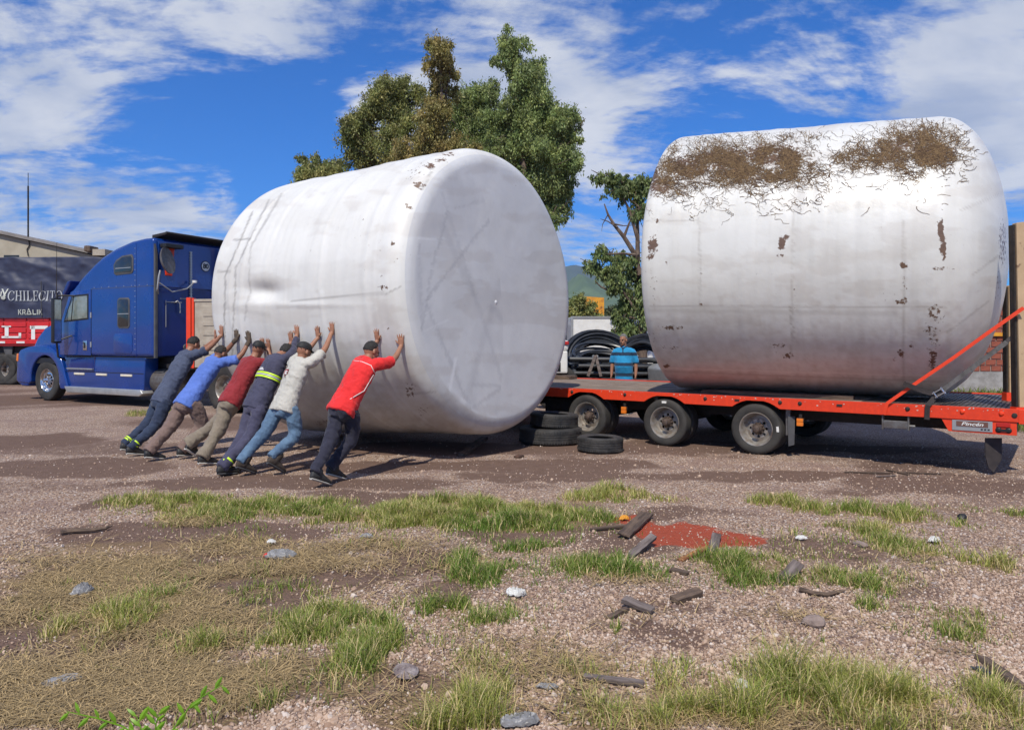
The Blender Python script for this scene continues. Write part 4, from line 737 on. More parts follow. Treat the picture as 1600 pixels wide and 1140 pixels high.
# visor, mirror, aerial
prismo('sun_visor', [(.84,2.80),(.80,2.86),(1.02,3.16),(1.16,3.18),(1.12,3.05),(.92,2.80)], -.06, WT+.06, MATS['blue_dark'], bevel=.03)
mb = MB(); mb.box((.92, -.42, 1.55), (1.06, -.20, 2.72)); mr = mb.build('door_mirror', MATS['black'], tk, True, .04); mb = MB(); mb.box((1.06, -.40, 1.6), (1.068, -.23, 2.67)); mb.build('mirror_glass', MATS['chrome'], mr)
mb = MB(); mb.tube([(.98, -.3, 2.68), (1.05, -.3, 2.78), (1.3, -.0, 2.78)], .02, 8); mb.tube([(.98, -.3, 1.6), (1.2, -.03, 1.75)], .02, 8); mb.tube([(.98, -.3, 1.6), (.98, -.26, 1.2), (.9, -.02, 1.1)], .025, 8); mb.build('mirror_bracket', MATS['black'], tk, True)
mb = MB(); mb.tube([(.98, -.30, 2.7), (.99, -.30, 4.15)], [.012, .004], 6); mb.build('aerial', MATS['dark_metal'], tk)
# chassis, fuel tank, wheels
mb = MB(); mb.box((-.8, .72, .62), (8.9, .84, .86)); mb.box((-.8, WT-.84, .62), (8.9, WT-.72, .86)); mb.box((4.5, .3, .95), (5.3, WT-.3, 1.05)); mb.box((5.6, .6, .95), (6.9, WT-.6, 1.12)); mb.build('chassis_rail', MATS['dark_metal'], tk, False, .01)
mb = MB(); mb.tube([(2.6, .5, .62), (4.75, .5, .62)], .30, 24); mb.build('fuel_tank', MATS['grey_metal'], tk, True)
mb = MB(); mb.box((1.0, .5, .4), (4.4, WT-.5, 1.2)); mb.build('engine_mass', MATS['black'], tk)
TR_ = .545
tyt = lathe_mesh('tyre', tyre_prof(TR_, .30, .29), MATS['tyre'], 56, True); rimt = dish_mesh('rim', .30, .05, MATS['chrome'], 10, .035); hubt = hub_mesh('hub', .30, .05, MATS['chrome']); rimr = dish_mesh('rim', .30, .14, MATS['rim']); hubr = hub_mesh('hub', .30, .14, MATS['hub'])
def wheel(parent, x_, y_, fl, ty_, rim_, hub_, r, off=.09, name='wheel'):
    w = bpy.data.objects.new(name, None); C.objects.link(w); w.parent = parent; w.location = (x_, y_, r); w.rotation_euler = (PI/2*fl, 0, 0); link('tyre', ty_, w)
    if rim_: link('rim', rim_, w, T(0, 0, off)); link('hub', hub_, w, T(0, 0, off))
    return w
for y_, f_ in ((.19, 1), (WT-.19, -1)): wheel(tk, -.1, y_, f_, tyt, rimt, hubt, TR_, .11)
lug = MB()
for i in range(48):
    a = 2*PI*i/48
    for zz in (-.085, .085): lug.box((TR_-.004, -.012, zz-.055), (TR_+.010, .012, zz+.055), RZ(a+(.06 if zz > 0 else 0)))
lug_me = lug.mesh('tread_lugs', MATS['tyre'])
for x_ in (6.85, 8.15):
    for y_, f_ in ((.15, 1), (.47, 1), (WT-.15, -1), (WT-.47, -1)):
        w = wheel(tk, x_, y_, f_, tyt, rimr if y_ in (.15, WT-.15) else None, hubr, TR_, .10); link('tread_lugs', lug_me, w)['kind'] = 'stuff'
# headboard standing on the chassis behind the cab
hb = thing('headboard', 'beige ribbed headboard with an orange corner post standing behind the blue truck cab', 'headboard', tk.matrix_basis @ Vector((5.35, .02, 0)) if False else T(*g0) @ RZ(TY) @ Vector((5.62, .02, 0)), TY+R(14))
mb = MB(); mb.box((-.02, -.02, .98), (.10, .10, 2.62)); mb.box((.125, -.02, .98), (.19, .06, 2.60)); mb.build('corner_post', MATS['orange'], hb, False, .008)
mb = MB(); mb.box((.20, .0, 1.0), (2.3, .05, 2.52)); bd = mb.build('board', MATS['beige_panel'], hb); mb = MB(); mb.box((.19, -.02, 2.52), (2.3, .07, 2.58)); mb.box((.19, -.015, 1.30), (2.3, .0, 1.36)); mb.build('board_edge', MATS['beige_panel'], bd, False, .006)
for i in range(3):
    mb = MB(); mb.box((.34+i*.66, -.018, 1.40), (.88+i*.66, .0, 2.42)); pn = mb.build('pressed_panel', MATS['beige_panel'], hb, False, .015)
    for k in range(4): mb = MB(); mb.box((.44+i*.66, -.032, 1.52+k*.22), (.78+i*.66, -.018, 1.62+k*.22)); mb.build('rib', MATS['beige_panel'], pn, False, .012)
mb = MB(); mb.box((0, .02, .95), (2.3, .5, 1.0)); mb.build('base_shelf', MATS['dark_metal'], hb)

# ------------------------------------------------------------------ red lorry under a blue tarpaulin
LY = 27.0; XS = (0-800)/F*LY
ly = thing('tarped_lorry', 'red slatted lorry body covered by a dark blue lettered tarpaulin', 'truck', (-23.5, LY, 0), R(-2))
def zz(py): return EYE-(py-HOR)/F*LY
def xx(px): return (px-800)/F*LY+23.5
zt0 = zz(497); zt1 = zz(404); a = np.linspace(0, xx(215), 150); b = np.linspace(zt0, zt1, 60); A, B = np.meshgrid(a, b)
def tarpd(A, B):
    sag = (B-zt0)/(zt1-zt0); return -.05+(fbm(A*.7+B*.5, B*.8-A*.3, 2, 4)-.5)*.30*(.4+sag)+.04*np.sin((A*1.0+B*2.0+fbm(A, B, 5, 3)*3)*3)*(sag*.7+.3)-.03*np.abs(np.sin(A*.75))*1.0
Dp = tarpd(A, B); Pt = np.stack([A, Dp, B+.04*np.abs(np.sin(A*.62+.4))*(B > zt1-.1)], -1).reshape(-1, 3); back = np.stack([A[-1], A[-1]*0+2.4, A[-1]*0+zt1+.1], -1); Pt = np.concatenate([Pt, back]); ni = len(a); idx = np.arange(len(Pt)).reshape(-1, ni); Q = np.stack([idx[:-1, :-1], idx[:-1, 1:], idx[1:, 1:], idx[1:, :-1]], -1).reshape(-1, 4)
link('tarpaulin', bigmesh('tarpaulin', Pt, Q, MATS['tarp'], True), ly)
def onTarp(me):
    for v in me.vertices: v.co.y = float(tarpd(np.array([v.co.x]), np.array([v.co.z]))[0])-.03+v.co.y
# serif lettering built stroke by stroke
def serif(ch):
    P_ = []
    def bar(x0, z0, x1, z1): P_.append([(x0, z0), (x1, z0), (x1, z1), (x0, z1)])
    def ring(cx_, cz_, rx, rz, t0, t1, w0=.05, w1=.16):
        ts = np.linspace(R(t0), R(t1), 18)
        for i in range(17):
            q = []
            for t, s in ((ts[i], 1), (ts[i+1], 1), (ts[i+1], 0), (ts[i], 0)):
                k = abs(math.cos(t)); th = w0+(w1-w0)*k; r1 = (rx-th if s == 0 else rx); r2 = (rz-th*.6 if s == 0 else rz); q.append((cx_+r1*math.cos(t), cz_+r2*math.sin(t)))
            P_.append(q)
    if ch == 'C': ring(.42, .5, .42, .5, 42, 318); bar(.70, .66, .76, .95); bar(.72, .10, .77, .30); w = .8
    elif ch == 'H': bar(.08, 0, .24, 1); bar(.60, 0, .76, 1); bar(.24, .47, .60, .53); [bar(x, z, x+.32, z+.05) for x in (0, .52) for z in (0, .95)]; w = .86
    elif ch == 'I': bar(.10, 0, .26, 1); bar(0, 0, .36, .05); bar(0, .95, .36, 1); w = .38
    elif ch == 'L': bar(.08, 0, .24, 1); bar(0, 0, .66, .05); bar(0, .95, .34, 1); bar(.60, 0, .66, .26); w = .68
    elif ch == 'E': bar(.08, 0, .24, 1); bar(0, 0, .66, .05); bar(0, .95, .64, 1); bar(.24, .48, .48, .53); bar(.60, 0, .66, .26); bar(.58, .76, .64, 1); bar(.46, .38, .50, .62); w = .7
    elif ch == 'T': bar(.30, 0, .46, 1); bar(0, .95, .76, 1); bar(.18, 0, .58, .05); bar(0, .74, .05, 1); bar(.71, .74, .76, 1); w = .78
    elif ch == 'O': ring(.45, .5, .45, .5, 0, 360); w = .92
    return P_, w
def letters(word, x0, x1, z0, z1, gap=.10):
    tot = sum(serif(c)[1] for c in word)+gap*(len(word)-1); sx = (x1-x0)/tot; sz = z1-z0; X_ = 0
    for c in word:
        pp, w = serif(c); mb = MB()
        for q in pp: mb.add([(x0+(X_+a_)*sx, 0, z0+b_*sz) for a_, b_ in q], [tuple(range(len(q)))])
        me = mb.mesh('letter', MATS['tarp_letter']); bm = bmesh.new(); bm.from_mesh(me); bmesh.ops.subdivide_edges(bm, edges=[e for e in bm.edges if e.calc_length() > .15], cuts=3, use_grid_fill=True); bm.to_mesh(me); bm.free(); onTarp(me); link('letter', me, ly); X_ += w+gap
letters('CHILECITO', xx(23), xx(108), zz(470.5), zz(455))
mb = MB()
for q in (((11,452),(13.5,452),(20,463),(18,464)), ((20.5,452),(22.5,452),(18,464),(16,463)), ((11,456),(13,456),(13,464),(11,464))): mb.add([(xx(a_), 0, zz(b_)) for a_, b_ in q], [(0, 1, 2, 3)])
mb.add([(xx(16)+.09*math.cos(t), 0, zz(466)+.07*math.sin(t)) for t in np.linspace(0, 2*PI, 12, endpoint=False)], [tuple(range(12))]); me = mb.mesh('emblem', MATS['tarp_letter_b']); onTarp(me); link('emblem', me, ly)
lg = MB(); gl = {'K': [((0,0),(.2,0),(.2,1),(0,1)), ((.2,.4),(.55,1),(.8,1),(.38,.5)), ((.3,.55),(.5,.6),(.85,0),(.6,0))], 'R': [((0,0),(.2,0),(.2,1),(0,1)), ((.2,.84),(.75,.84),(.75,1),(.2,1)), ((.58,.45),(.78,.45),(.78,.95),(.58,.95)), ((.2,.38),(.7,.38),(.7,.52),(.2,.52)), ((.4,.38),(.6,.38),(.85,0),(.62,0))],
      'A': [((-.15,0),(.1,0),(.5,1.15),(.38,1.25)), ((.9,0),(1.1,.1),(.55,1.2),(.4,1.05)), ((.1,.0),(1.0,.0),(.95,.2),(.2,.2)), ((.3,.45),(.75,.45),(.65,.6),(.38,.6))], 'L': [((0,0),(.2,0),(.2,1),(0,1)), ((.2,0),(.8,0),(.8,.2),(.2,.2))], 'I': [((0,0),(.2,0),(.2,1),(0,1))]}
X_ = 0; word = [('K', 1.0), ('R', 1.1), ('A', 1.3), ('L', .95), ('I', .42), ('K', .9)]; sx = (xx(76)-xx(38))/sum(w for _, w in word)
for ch, w in word:
    mb = MB()
    for q in gl[ch]: mb.add([(xx(38)+(X_+a_)*sx, 0, zz(492)+b_*(zz(484)-zz(492))) for a_, b_ in q], [(0, 1, 2, 3)])
    me = mb.mesh('letter', MATS['tarp_letter_b']); onTarp(me); link('letter', me, ly); X_ += w
# red body: horizontal ribs, posts, white lettering, reflectors
z0 = zz(540); z1 = zz(493)
mb = MB(); mb.box((0, .0, z0), (xx(205), .06, z1+.1)); bdy = mb.build('side_wall', MATS['red_paint'], ly)
for k, (a_, b_) in enumerate(((494,502),(503,511),(512,520),(521,529))):
    for j in range(8):
        mb = MB(); mb.box((j*.85+.03, -.03, zz(b_)+.01), (j*.85+.80, .0, zz(a_)-.01)); mb.build('side_board', MATS['red_paint'], ly, False, .012)
mb = MB(); mb.box((0, -.05, zz(537)), (xx(205), .0, zz(530))); mb.build('lower_rail', MATS['red_paint'], ly, False, .01)
def wl(qs):
    mb = MB()
    for (x0, y0, x1, y1) in qs: mb.box((xx(x0), -.040, zz(y1)), (xx(x1), -.031, zz(y0)))
    mb.build('white_letter', MATS['white_paint'], ly)
wl([(14,509,20,527),(9,509,24,511),(9,525,40,528),(36,520,40,528)]); wl([(56,509,62,530),(54,509,82,514)])
mb = MB(); [mb.box((xx(x), -.06, zz(536)), (xx(x+13), -.05, zz(533))) for x in (2, 33)]; mb.build('reflector', MATS['white_paint'], ly)
mb = MB(); [mb.tube([(xx(x), -.10, zz(497)), (xx(x), -.12, zz(440))], .018, 6) for x in (5, 74)]; mb.build('tie_rope', MATS['rubber_grey'], ly)
mb = MB(); mb.box((0, .2, .75), (xx(205), 2.3, z0)); mb.box((2.3, .05, .9), (2.6, .15, z0)); mb.build('chassis', MATS['dark_metal'], ly); mb = MB(); mb.prism([(xx(6), z0), (xx(22), z0), (xx(20), zz(562)), (xx(13), zz(562))], .1, .15); mb.build('bracket', MATS['rubber_grey'], ly)
tl_ = lathe_mesh('tyre', tyre_prof(.56, .3, .3), MATS['tyre'], 40, True)
for x_ in (xx(4), xx(22)-.12, xx(130), xx(160)):
    for y_, f_ in ((.2, 1), (2.2, -1)): wheel(ly, x_, y_, f_, tl_, rimr, hubr, .56)

# ------------------------------------------------------------------ warehouse, masts
WY = 42.0
def zw(py): return EYE-(py-HOR)/F*WY
def xw(px): return (px-800)/F*WY
wh = thing('warehouse', 'long beige warehouse with sloping grey roof edge behind the tarped lorry', 'warehouse', (0, WY, 0))
mb = MB(); x0, x1 = xw(-140), xw(168); s_ = (zw(400)-zw(366))/(xw(150)-xw(0)); zr = lambda X_: zw(366)+(X_-xw(0))*s_
mb.prism([(x0, 0), (x1, 0), (x1, zr(x1)), (x0, zr(x0))], 0, 25); mb.build('wall', MATS['wall_beige'], wh)
mb = MB(); mb.prism([(x0, zr(x0)+.003), (x1+.3, zr(x1)+.003), (x1+.3, zr(x1)+.16), (x0, zr(x0)+.16)], -.25, 25.2); mb.build('roof', MATS['roof_grey'], wh)
mb = MB(); mb.box((xw(6), -.01, zw(420)), (xw(30), .05, zw(398.5))); mb.build('window', MATS['glass_dark'], wh)
mb = MB(); mb.tube([(xw(45), -.05, zw(400)), (xw(43), -.05, zw(390)), (xw(47), -.05, zw(383)), (xw(46), -.05, zw(376))], .03, 6); mb.build('cable', MATS['dark_metal'], wh)
mb = MB(); mb.box((xw(140), -.6, zr(xw(140))+.1), (xw(150), .3, zr(xw(140))+.45)); mb.build('vent', MATS['bark'], wh, False, .08)
mb = MB(); mb.box((xw(150), -.4, zr(xw(150))), (xw(170), 3, zr(xw(150))+.35)); mb.build('lean_to_roof', MATS['beige_panel'], wh)
mast = thing('radio_mast', 'thin dark radio mast rising from the warehouse roof', 'mast', (xw(26), WY+1, 0)); mb = MB(); mb.tube([(0, 0, zr(xw(26))-.1), (0, 0, zw(285))], .05, 6); mb.build('pole', MATS['dark_metal'], mast); mb = MB(); mb.tube([(0, 0, zw(285)), (0, 0, zw(264))], .02, 6); mb.build('whip', MATS['dark_metal'], mast)

# ------------------------------------------------------------------ things beyond the trailer
bt = thing('box_trailer', 'plain white box trailer beyond the black pipe coils', 'trailer', (0, 27, 0))
def xy(px, Y): return (px-800)/F*Y
def zy(py, Y): return EYE-(py-HOR)/F*Y
mb = MB(); mb.box((xy(893, 27), 0, zy(578, 27)), (xy(1100, 27), 2.5, zy(494.5, 27))); mb.build('box_body', MATS['white_paint'], bt, False, .03); mb = MB(); mb.box((xy(893, 27)-.02, -.03, zy(497, 27)), (xy(1100, 27), .02, zy(494, 27))); mb.box((xy(893, 27)-.03, -.03, zy(578, 27)), (xy(893, 27)+.06, .02, zy(497, 27)-.003)); mb.build('edge_trim', MATS['silver'], bt)
mb = MB(); mb.box((xy(893, 27), .2, .6), (xy(1100, 27), 2.3, zy(578, 27))); mb.build('underframe', MATS['dark_metal'], bt)
for x_ in (3.6, 6.5):
    for y_, f_ in ((.2, 1), (2.3, -1)): wheel(bt, x_, y_, f_, tl_, rimr, hubr, .56)
# dark lean-to between tank and box
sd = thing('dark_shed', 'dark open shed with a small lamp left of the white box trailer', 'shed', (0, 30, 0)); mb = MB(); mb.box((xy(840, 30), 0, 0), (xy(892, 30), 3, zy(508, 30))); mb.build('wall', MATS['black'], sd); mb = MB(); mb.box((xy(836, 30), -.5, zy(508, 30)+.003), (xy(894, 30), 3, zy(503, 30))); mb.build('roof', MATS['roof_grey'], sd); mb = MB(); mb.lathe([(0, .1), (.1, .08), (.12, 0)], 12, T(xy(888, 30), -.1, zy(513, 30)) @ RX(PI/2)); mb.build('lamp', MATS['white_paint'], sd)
# pipe coils
pc = thing('pipe_coil_heap', 'heap of black plastic pipe coils behind the trailer deck', 'pipes', (0, 19.5, 0)); del pc['label'], pc['category']; bpy.data.objects.remove(pc)
def coil(px, py, Rr, n0, tilt, rz, label, Y=20.0, r=.035, hgt=.6, wob=.08):
    n = int(n0*3.2); mb = MB(); pts = []; m = n*32
    for i in range(m+1):
        t = i/32*2*PI; k = i/m; rr = Rr*(1-.42*float(vn(k*n*.8, 1.0, px*.1))**1.3)+wob*(float(vn(k*n*3, 4.0, 2.0))-.5); pts.append((rr*math.cos(t), rr*math.sin(t), hgt*(float(vn(k*n*.8, 2.0, px*.3))*1.5-.4)))
    mb.tube(pts, r, 6); o = mb.build('pipe_coil', MATS['pipe'], None, True); o.location = (xy(px, Y), Y, zy(py, Y)); o.rotation_euler = (R(tilt), 0, R(rz)); return tag(o, label, 'pipe coil', 'black pipe coils')
coil(935, 574, 1.12, 12, 55, 8, 'largest black pipe coil, leaning in an arch against the white box trailer', 20.6, hgt=.55)
coil(928, 592, 1.45, 10, 8, 0, 'wide black pipe coil lying flat at the bottom of the heap', 19.6, hgt=.35)
coil(1003, 566, .75, 9, 55, -30, 'black pipe coil standing tilted right of the man in the blue polo shirt', 19.8, hgt=.4)
coil(945, 582, 1.1, 8, 24, 15, 'black pipe coil slumped over the flat coil at the heap middle', 19.4, hgt=.45)
pp = thing('pipe_bundle', 'bundle of straight grey pipes lying below the coils behind the deck', 'pipes', (0, 18.2, 0))
for i in range(30):
    mb = MB(); z_ = .10+(i % 4)*.16+rnd.uniform(0, .05); y_ = (i//4)*.17; a0 = xy(880+rnd.uniform(-10, 25), 18.2); mb.tube([(a0, y_, z_+.55), (a0+4+rnd.random(), y_+rnd.uniform(-.1, .1), z_+.50)], .05, 8); mb.build('pipe', MATS['pipe'], pp, True)
for i in range(22):
    x_ = xy(884+rnd.uniform(0, 55), 18.6); z_ = zy(rnd.uniform(566, 588), 18.6); mb = MB(); d_ = Vector((rnd.uniform(-.3, .3), -rnd.uniform(.2, .5), rnd.uniform(-.1, .3))); mb.tube([Vector((x_, .5, z_)), Vector((x_, .5, z_))+d_], .05, 10, False); mb.tube([Vector((x_, .5, z_))+d_*.1, Vector((x_, .5, z_))+d_*.98], .036, 10); mb.build('cut_pipe', MATS['pipe_end'], pp, True)
mb = MB(); Y_ = 18.9; mb.box((-.035, 0, -.25), (.035, .03, .28), T(xy(922, Y_)-.07, -1.0, zy(570, Y_)) @ RY(R(20))); mb.box((-.035, .031, -.25), (.035, .06, .28), T(xy(922, Y_)+.10, -1.0, zy(570, Y_)) @ RY(R(-14))); o = mb.build('wood_trestle', MATS['wood_grey'], None); o.location = (0, 18.9, 0); tag(o, 'pale wooden lath wedge standing against the pipes', 'wood')
# pickups
def pickup(name, label, X_, Y_, rz, m):
    p = thing(name, label, 'pickup', (X_, Y_, 0), rz); mb = MB()
    prismo('body', [(-2.6,.5),(-2.65,.95),(-2.5,1.05),(-1.4,1.12),(-.75,1.68),(.55,1.72),(.95,1.15),(2.55,1.12),(2.6,.5)]+arc(1.6,.45,.43,-5,185,8)+arc(-1.65,.45,.43,-5,185,8), -.9, .9, m, p, .06, 3)
    prismo('window', [(-1.25,1.14),(-.72,1.6),(.45,1.62),(.62,1.14)], -.905, .905, MATS['glass_dark'], p, .01)
    prismo('rear_lamp', [(2.5,.85),(2.62,.85),(2.60,1.08),(2.5,1.08)], -.9, -.65, MATS['red_lens'], p, .01); prismo('bumper', [(2.55,.45),(2.75,.45),(2.75,.6),(2.55,.62)], -.85, .85, MATS['silver'], p, .02)
    for x_ in (1.6, -1.65):
        for y_, f_ in ((-.8, 1), (.8, -1)): w = wheel(p, x_, y_, f_, tl_, rimr, hubr, .38); w.scale = (.68, .68, .68)
    return p
pickup('pickup', 'grey silver pickup front half hidden behind the loaded tank', 6.1, 18.2, R(20), MATS['silver'])
tw = thing('white_truck_rear', 'white truck tail with red striped lamp, peeking from behind the pushed tank', 'truck', (0, 17.6, 0))
mb = MB(); Y_ = 17.6; mb.box((xy(860, Y_), 0, zy(583, Y_)), (xy(887, Y_), 1.6, zy(548, Y_))); mb.build('tail_body', MATS['white_paint'], tw, False, .04); mb = MB(); mb.box((xy(862, Y_), .0, zy(548, Y_)), (xy(888.5, Y_), 1.2, zy(531, Y_))); mb.build('upper_body', MATS['white_paint'], tw, False, .08)
mb = MB(); mb.box((xy(880, Y_), -.03, zy(538.5, Y_)), (xy(888.8, Y_), .2, zy(533, Y_))); mb.build('rear_lamp', MATS['red_lens'], tw, False, .02); mb = MB(); mb.box((xy(862, Y_), -.01, zy(580, Y_)), (xy(876, Y_), .02, zy(566, Y_))); mb.build('window', MATS['glass_dark'], tw)
mb = MB(); mb.box((xy(862, Y_), .1, .3), (xy(886, Y_), 1.5, zy(583, Y_))); mb.build('underframe', MATS['dark_metal'], tw)
for y_, f_ in ((.2, 1), (1.5, -1)): wheel(tw, xy(870, Y_), y_, f_, tl_, rimr, hubr, .5)
# brick house at the right, brick by brick
HX = xy(1490, 23); bh = thing('brick_house', 'small red brick house with concrete base behind the trailer tail', 'house', (HX, 23, 0), R(-8))
mb = MB(); mb.box((0, .02, .65), (7.2, 5, 3.0)); mb.build('wall', MATS['mortar'], bh); mb = MB(); mb.box((-.05, -.05, 0), (7.3, 5.05, .65)); mb.build('base', MATS['concrete'], bh)
bme = [None]*3
for v in range(3):
    q = MB(); q.box((0, 0, 0), (.28, .04, .165)); q.v = [(a_+rnd.uniform(-.006, .006), b_-(rnd.uniform(0, .012) if b_ < .01 else 0), c_+rnd.uniform(-.006, .006)) for a_, b_, c_ in q.v]; bme[v] = q.mesh('brick', MATS['brick'])
cnt = 0
for r_ in range(12):
    for c_i in range(9):
        x_ = c_i*.31+(0 if r_ % 2 else .155)
        o = link('brick', bme[rnd.randint(0, 2)], bh, T(x_, -.005, .67+r_*.19)); cnt += 1
mb = MB(); mb.box((.1, -.08, 1.75), (2.5, -.0, 1.86)); mb.build('yellow_lintel', MATS['yellow'], bh); mb = MB(); mb.box((-.2, -.3, 3.0), (7.5, 5.3, 3.12)); mb.build('roof', MATS['roof_grey'], bh)
ys = thing('yellow_panel', 'yellow weathered sheet standing in the bushes on the hillside', 'panel', (xy(930, 60), 60, 0)); mb = MB(); mb.prism([(-.75, 1.5), (.72, 1.5), (.72, zy(465, 60)), (-.85, zy(463, 60))], 0, .3); mb.build('sheet', MATS['yellow'], ys)
mb = MB(); mb.box((-.7, .05, 0), (-.6, .2, 1.5)); mb.build('post', MATS['wood_grey'], ys); mb = MB(); mb.box((.55, .05, 0), (.65, .2, 1.5)); mb.build('post', MATS['wood_grey'], ys)

# ------------------------------------------------------------------ hills
def ridge(name, Y0, dep, prof, m, seed, base=0):
    n = 260; k = 40; xs = np.linspace(-Y0*1.3, Y0*1.3, n); hts = np.interp(xs/Y0, [p[0] for p in prof], [p[1] for p in prof])*(Y0+dep)*1.03
    A, B = np.meshgrid(xs, np.linspace(0, 1, k)); H_ = hts[None]*np.sin(B*PI/2)**.8*(1+(fbm(A*6/Y0+seed, B*2, seed, 5)-.5)*.35)+(fbm(A*30/Y0, B*6, seed, 5)-.5)*hts[None]*.35*np.sin(B*PI)-1.0*(B < .01)
    P_ = np.stack([A, Y0+B*dep, H_], -1).reshape(-1, 3); idx = np.arange(n*k).reshape(k, n); Q = np.stack([idx[:-1, :-1], idx[:-1, 1:], idx[1:, 1:], idx[1:, :-1]], -1).reshape(-1, 4)
    return tag(link(name, bigmesh(name, P_, Q, m, True)), kind='structure')
mat('hill_far', (.035,.06,.05), (.05,.08,.06), .95, scale=.004); mat('hill_near', (.10,.15,.075), (.06,.10,.05), .95, scale=.012, bump=.0)
pr = lambda px, py: ((px-800)/F, (HOR-py)/F)
ridge('far_mountain', 3600, 1500, [(-1.3,.03),(-.75,.05),(-.4,.06),pr(700,455),pr(880,431),pr(930,421),pr(1010,428),pr(1200,470),(1.3,.04)], MATS['hill_far'], 3)
ridge('hillside', 1500, 900, [(-1.3,.01),(-.5,.015),pr(800,500),pr(880,475),pr(915,455),pr(945,438),pr(1000,448),pr(1100,480),(.6,.01),(1.3,.01)], MATS['hill_near'], 8)

# ------------------------------------------------------------------ trees
def leaf_cloud(name, parent, centers, rads, cnt, size, colr, droop=.5, m='leaf', flat=.0, seed=1):
    g = np.random.default_rng(seed); centers = np.array(centers); rads = np.array(rads)*1.12
    sc_l = []; sr_l = []
    for c, r in zip(centers, rads):
        for _ in range(9):
            d = g.normal(size=3); d /= np.linalg.norm(d); sc_l.append(c+d*r*(.5+.62*g.random())); sr_l.append(r*(.26+.28*g.random()))
        sc_l.append(c); sr_l.append(r*.6)
    centers = np.array(sc_l); rads = np.array(sr_l)
    vol = rads[:, 0]*rads[:, 2]; vol = vol/vol.sum(); V = []; Cc = []
    for c, r, f in zip(centers, rads, vol):
        m_ = int(cnt*f); nc = max(8, int(m_/48)); d = g.normal(size=(nc, 3)); d /= np.linalg.norm(d, axis=1)[:, None]; rr = g.random(nc)**.45; cl = c+d*r*rr[:, None]; cr = (.22+.35*g.random(nc))*r.mean()
        k = g.integers(0, nc, m_); p = cl[k]+g.normal(size=(m_, 3))*cr[k][:, None]*np.array([.55, .55, .75]); p[:, 2] -= np.abs(g.normal(size=m_))*cr[k]*droop
        tone = (.55+.75*g.random(nc))[k]*(.75+.5*g.random(m_)); hue = (g.random(nc)**1.4)[k]
        d1 = g.normal(size=(m_, 3))*.5+np.array([0, 0, -droop*1.6]); d1 /= np.linalg.norm(d1, axis=1)[:, None]; d2 = np.cross(d1, g.normal(size=(m_, 3))); d2 /= np.linalg.norm(d2, axis=1)[:, None]+1e-6
        L_ = (size*1.2*(.6+.8*g.random(m_)))[:, None]; w_ = L_*.21; v = np.stack([p, p+d1*L_*.45+d2*w_, p+d1*L_, p+d1*L_*.5-d2*w_], 1); V.append(v.reshape(-1, 3))
        base = np.array(colr[0])*(1-hue[:, None])+np.array(colr[1])*hue[:, None]; Cc.append(np.repeat(base*tone[:, None], 4, 0))
    V = np.concatenate(V); Cc = np.concatenate(Cc); Q = np.arange(len(V)).reshape(-1, 4)
    return link(name, bigmesh(name, V, Q, MATS[m], False, {'col': Cc}), parent)
def tree(label, Y, trunk, blobs, cnt, size, colr, group=None, name='eucalyptus_tree', droop=.5, limbs=9, rb=.35, seed=1, cat='tree', extra=()):
    base = trunk[0]; X0 = xy(base[0], Y); t = thing(name, label, cat, (X0, Y, 0), 0, group); g = random.Random(seed)
    pts = [Vector((xy(px, Y)-X0, (g.random()-.5)*.6, max(-.2, zy(py, Y)))) for px, py in trunk]; pts[0].z = -.2; n = len(pts)
    mb = MB(); mb.tube(pts, [rb*(1-.8*i/(n-1)) for i in range(n)], 10); mb.build('trunk', MATS['bark'], t, True)
    cs = []; rs = []
    for px, py, rx, ry in blobs:
        rr = rx/F*Y; c = Vector((xy(px, Y)-X0, (g.random()-.5)*rr*1.4, zy(py, Y))); cs.append(tuple(c)); rs.append((rr, rr*.9, ry/F*Y))
        s_ = min(pts, key=lambda p: (p-c).length+(2 if p.z > c.z else 0)); md = s_.lerp(c, .5)+Vector((0, 0, -.15*(c-s_).length+.2)); mb = MB(); r0 = rb*.32; mb.tube([s_, md, c, c+(c-md)*.5], [r0, r0*.7, r0*.4, r0*.15], 6)
        for _ in range(3): e = c+Vector((g.uniform(-1, 1)*rr, g.uniform(-1, 1)*rr, g.uniform(-.6, .9)*ry/F*Y)); mb.tube([md.lerp(c, .6), md.lerp(e, .6)+Vector((0, 0, .1)), e], [r0*.4, r0*.25, r0*.08], 5)
        mb.build('branch', MATS['bark'], t, True)
    leaf_cloud('crown', t, cs, rs, cnt, size, colr, droop, seed=seed); return t
OL = ((.26, .30, .10), (.44, .39, .14)); GRN = ((.25, .33, .12), (.42, .46, .16)); BR_ = ((.33, .30, .10), (.50, .38, .15))
EG = 'tall eucalyptus trees behind the tanks'
tree('left tall eucalyptus with a narrow brownish spire of foliage behind the pushed tank', 46, [(675,620),(680,520),(684,400),(690,280),(690,180),(690,90)], [(688,85,24,26),(702,108,16,20),(680,118,18,20),(690,150,22,24),(685,185,30,26),(690,215,36,28),(665,232,42,26),(640,250,38,24),(710,245,34,28),(680,270,60,26)], 76000, .14, BR_, EG, seed=3)
tree('broad rounded eucalyptus left of the brownish spire', 49, [(610,620),(612,500),(615,400),(618,300),(622,200)], [(612,150,32,30),(640,145,24,24),(590,175,32,24),(628,185,40,30),(570,200,30,20),(556,215,22,26),(590,225,40,28),(560,245,28,18),(620,250,46,26),(552,198,14,14)], 70000, .14, OL, EG, seed=4)
tree('thin airy eucalyptus between the two spires', 52, [(745,620),(745,450),(742,300),(742,180)], [(730,140,22,20),(757,145,22,22),(768,175,22,24),(725,170,20,26),(745,200,30,28),(730,235,36,24),(760,245,36,24),(775,140,14,18),(745,160,30,26),(755,215,40,30),(720,200,34,34),(780,215,30,34)], 52000, .14, GRN, EG, seed=5)
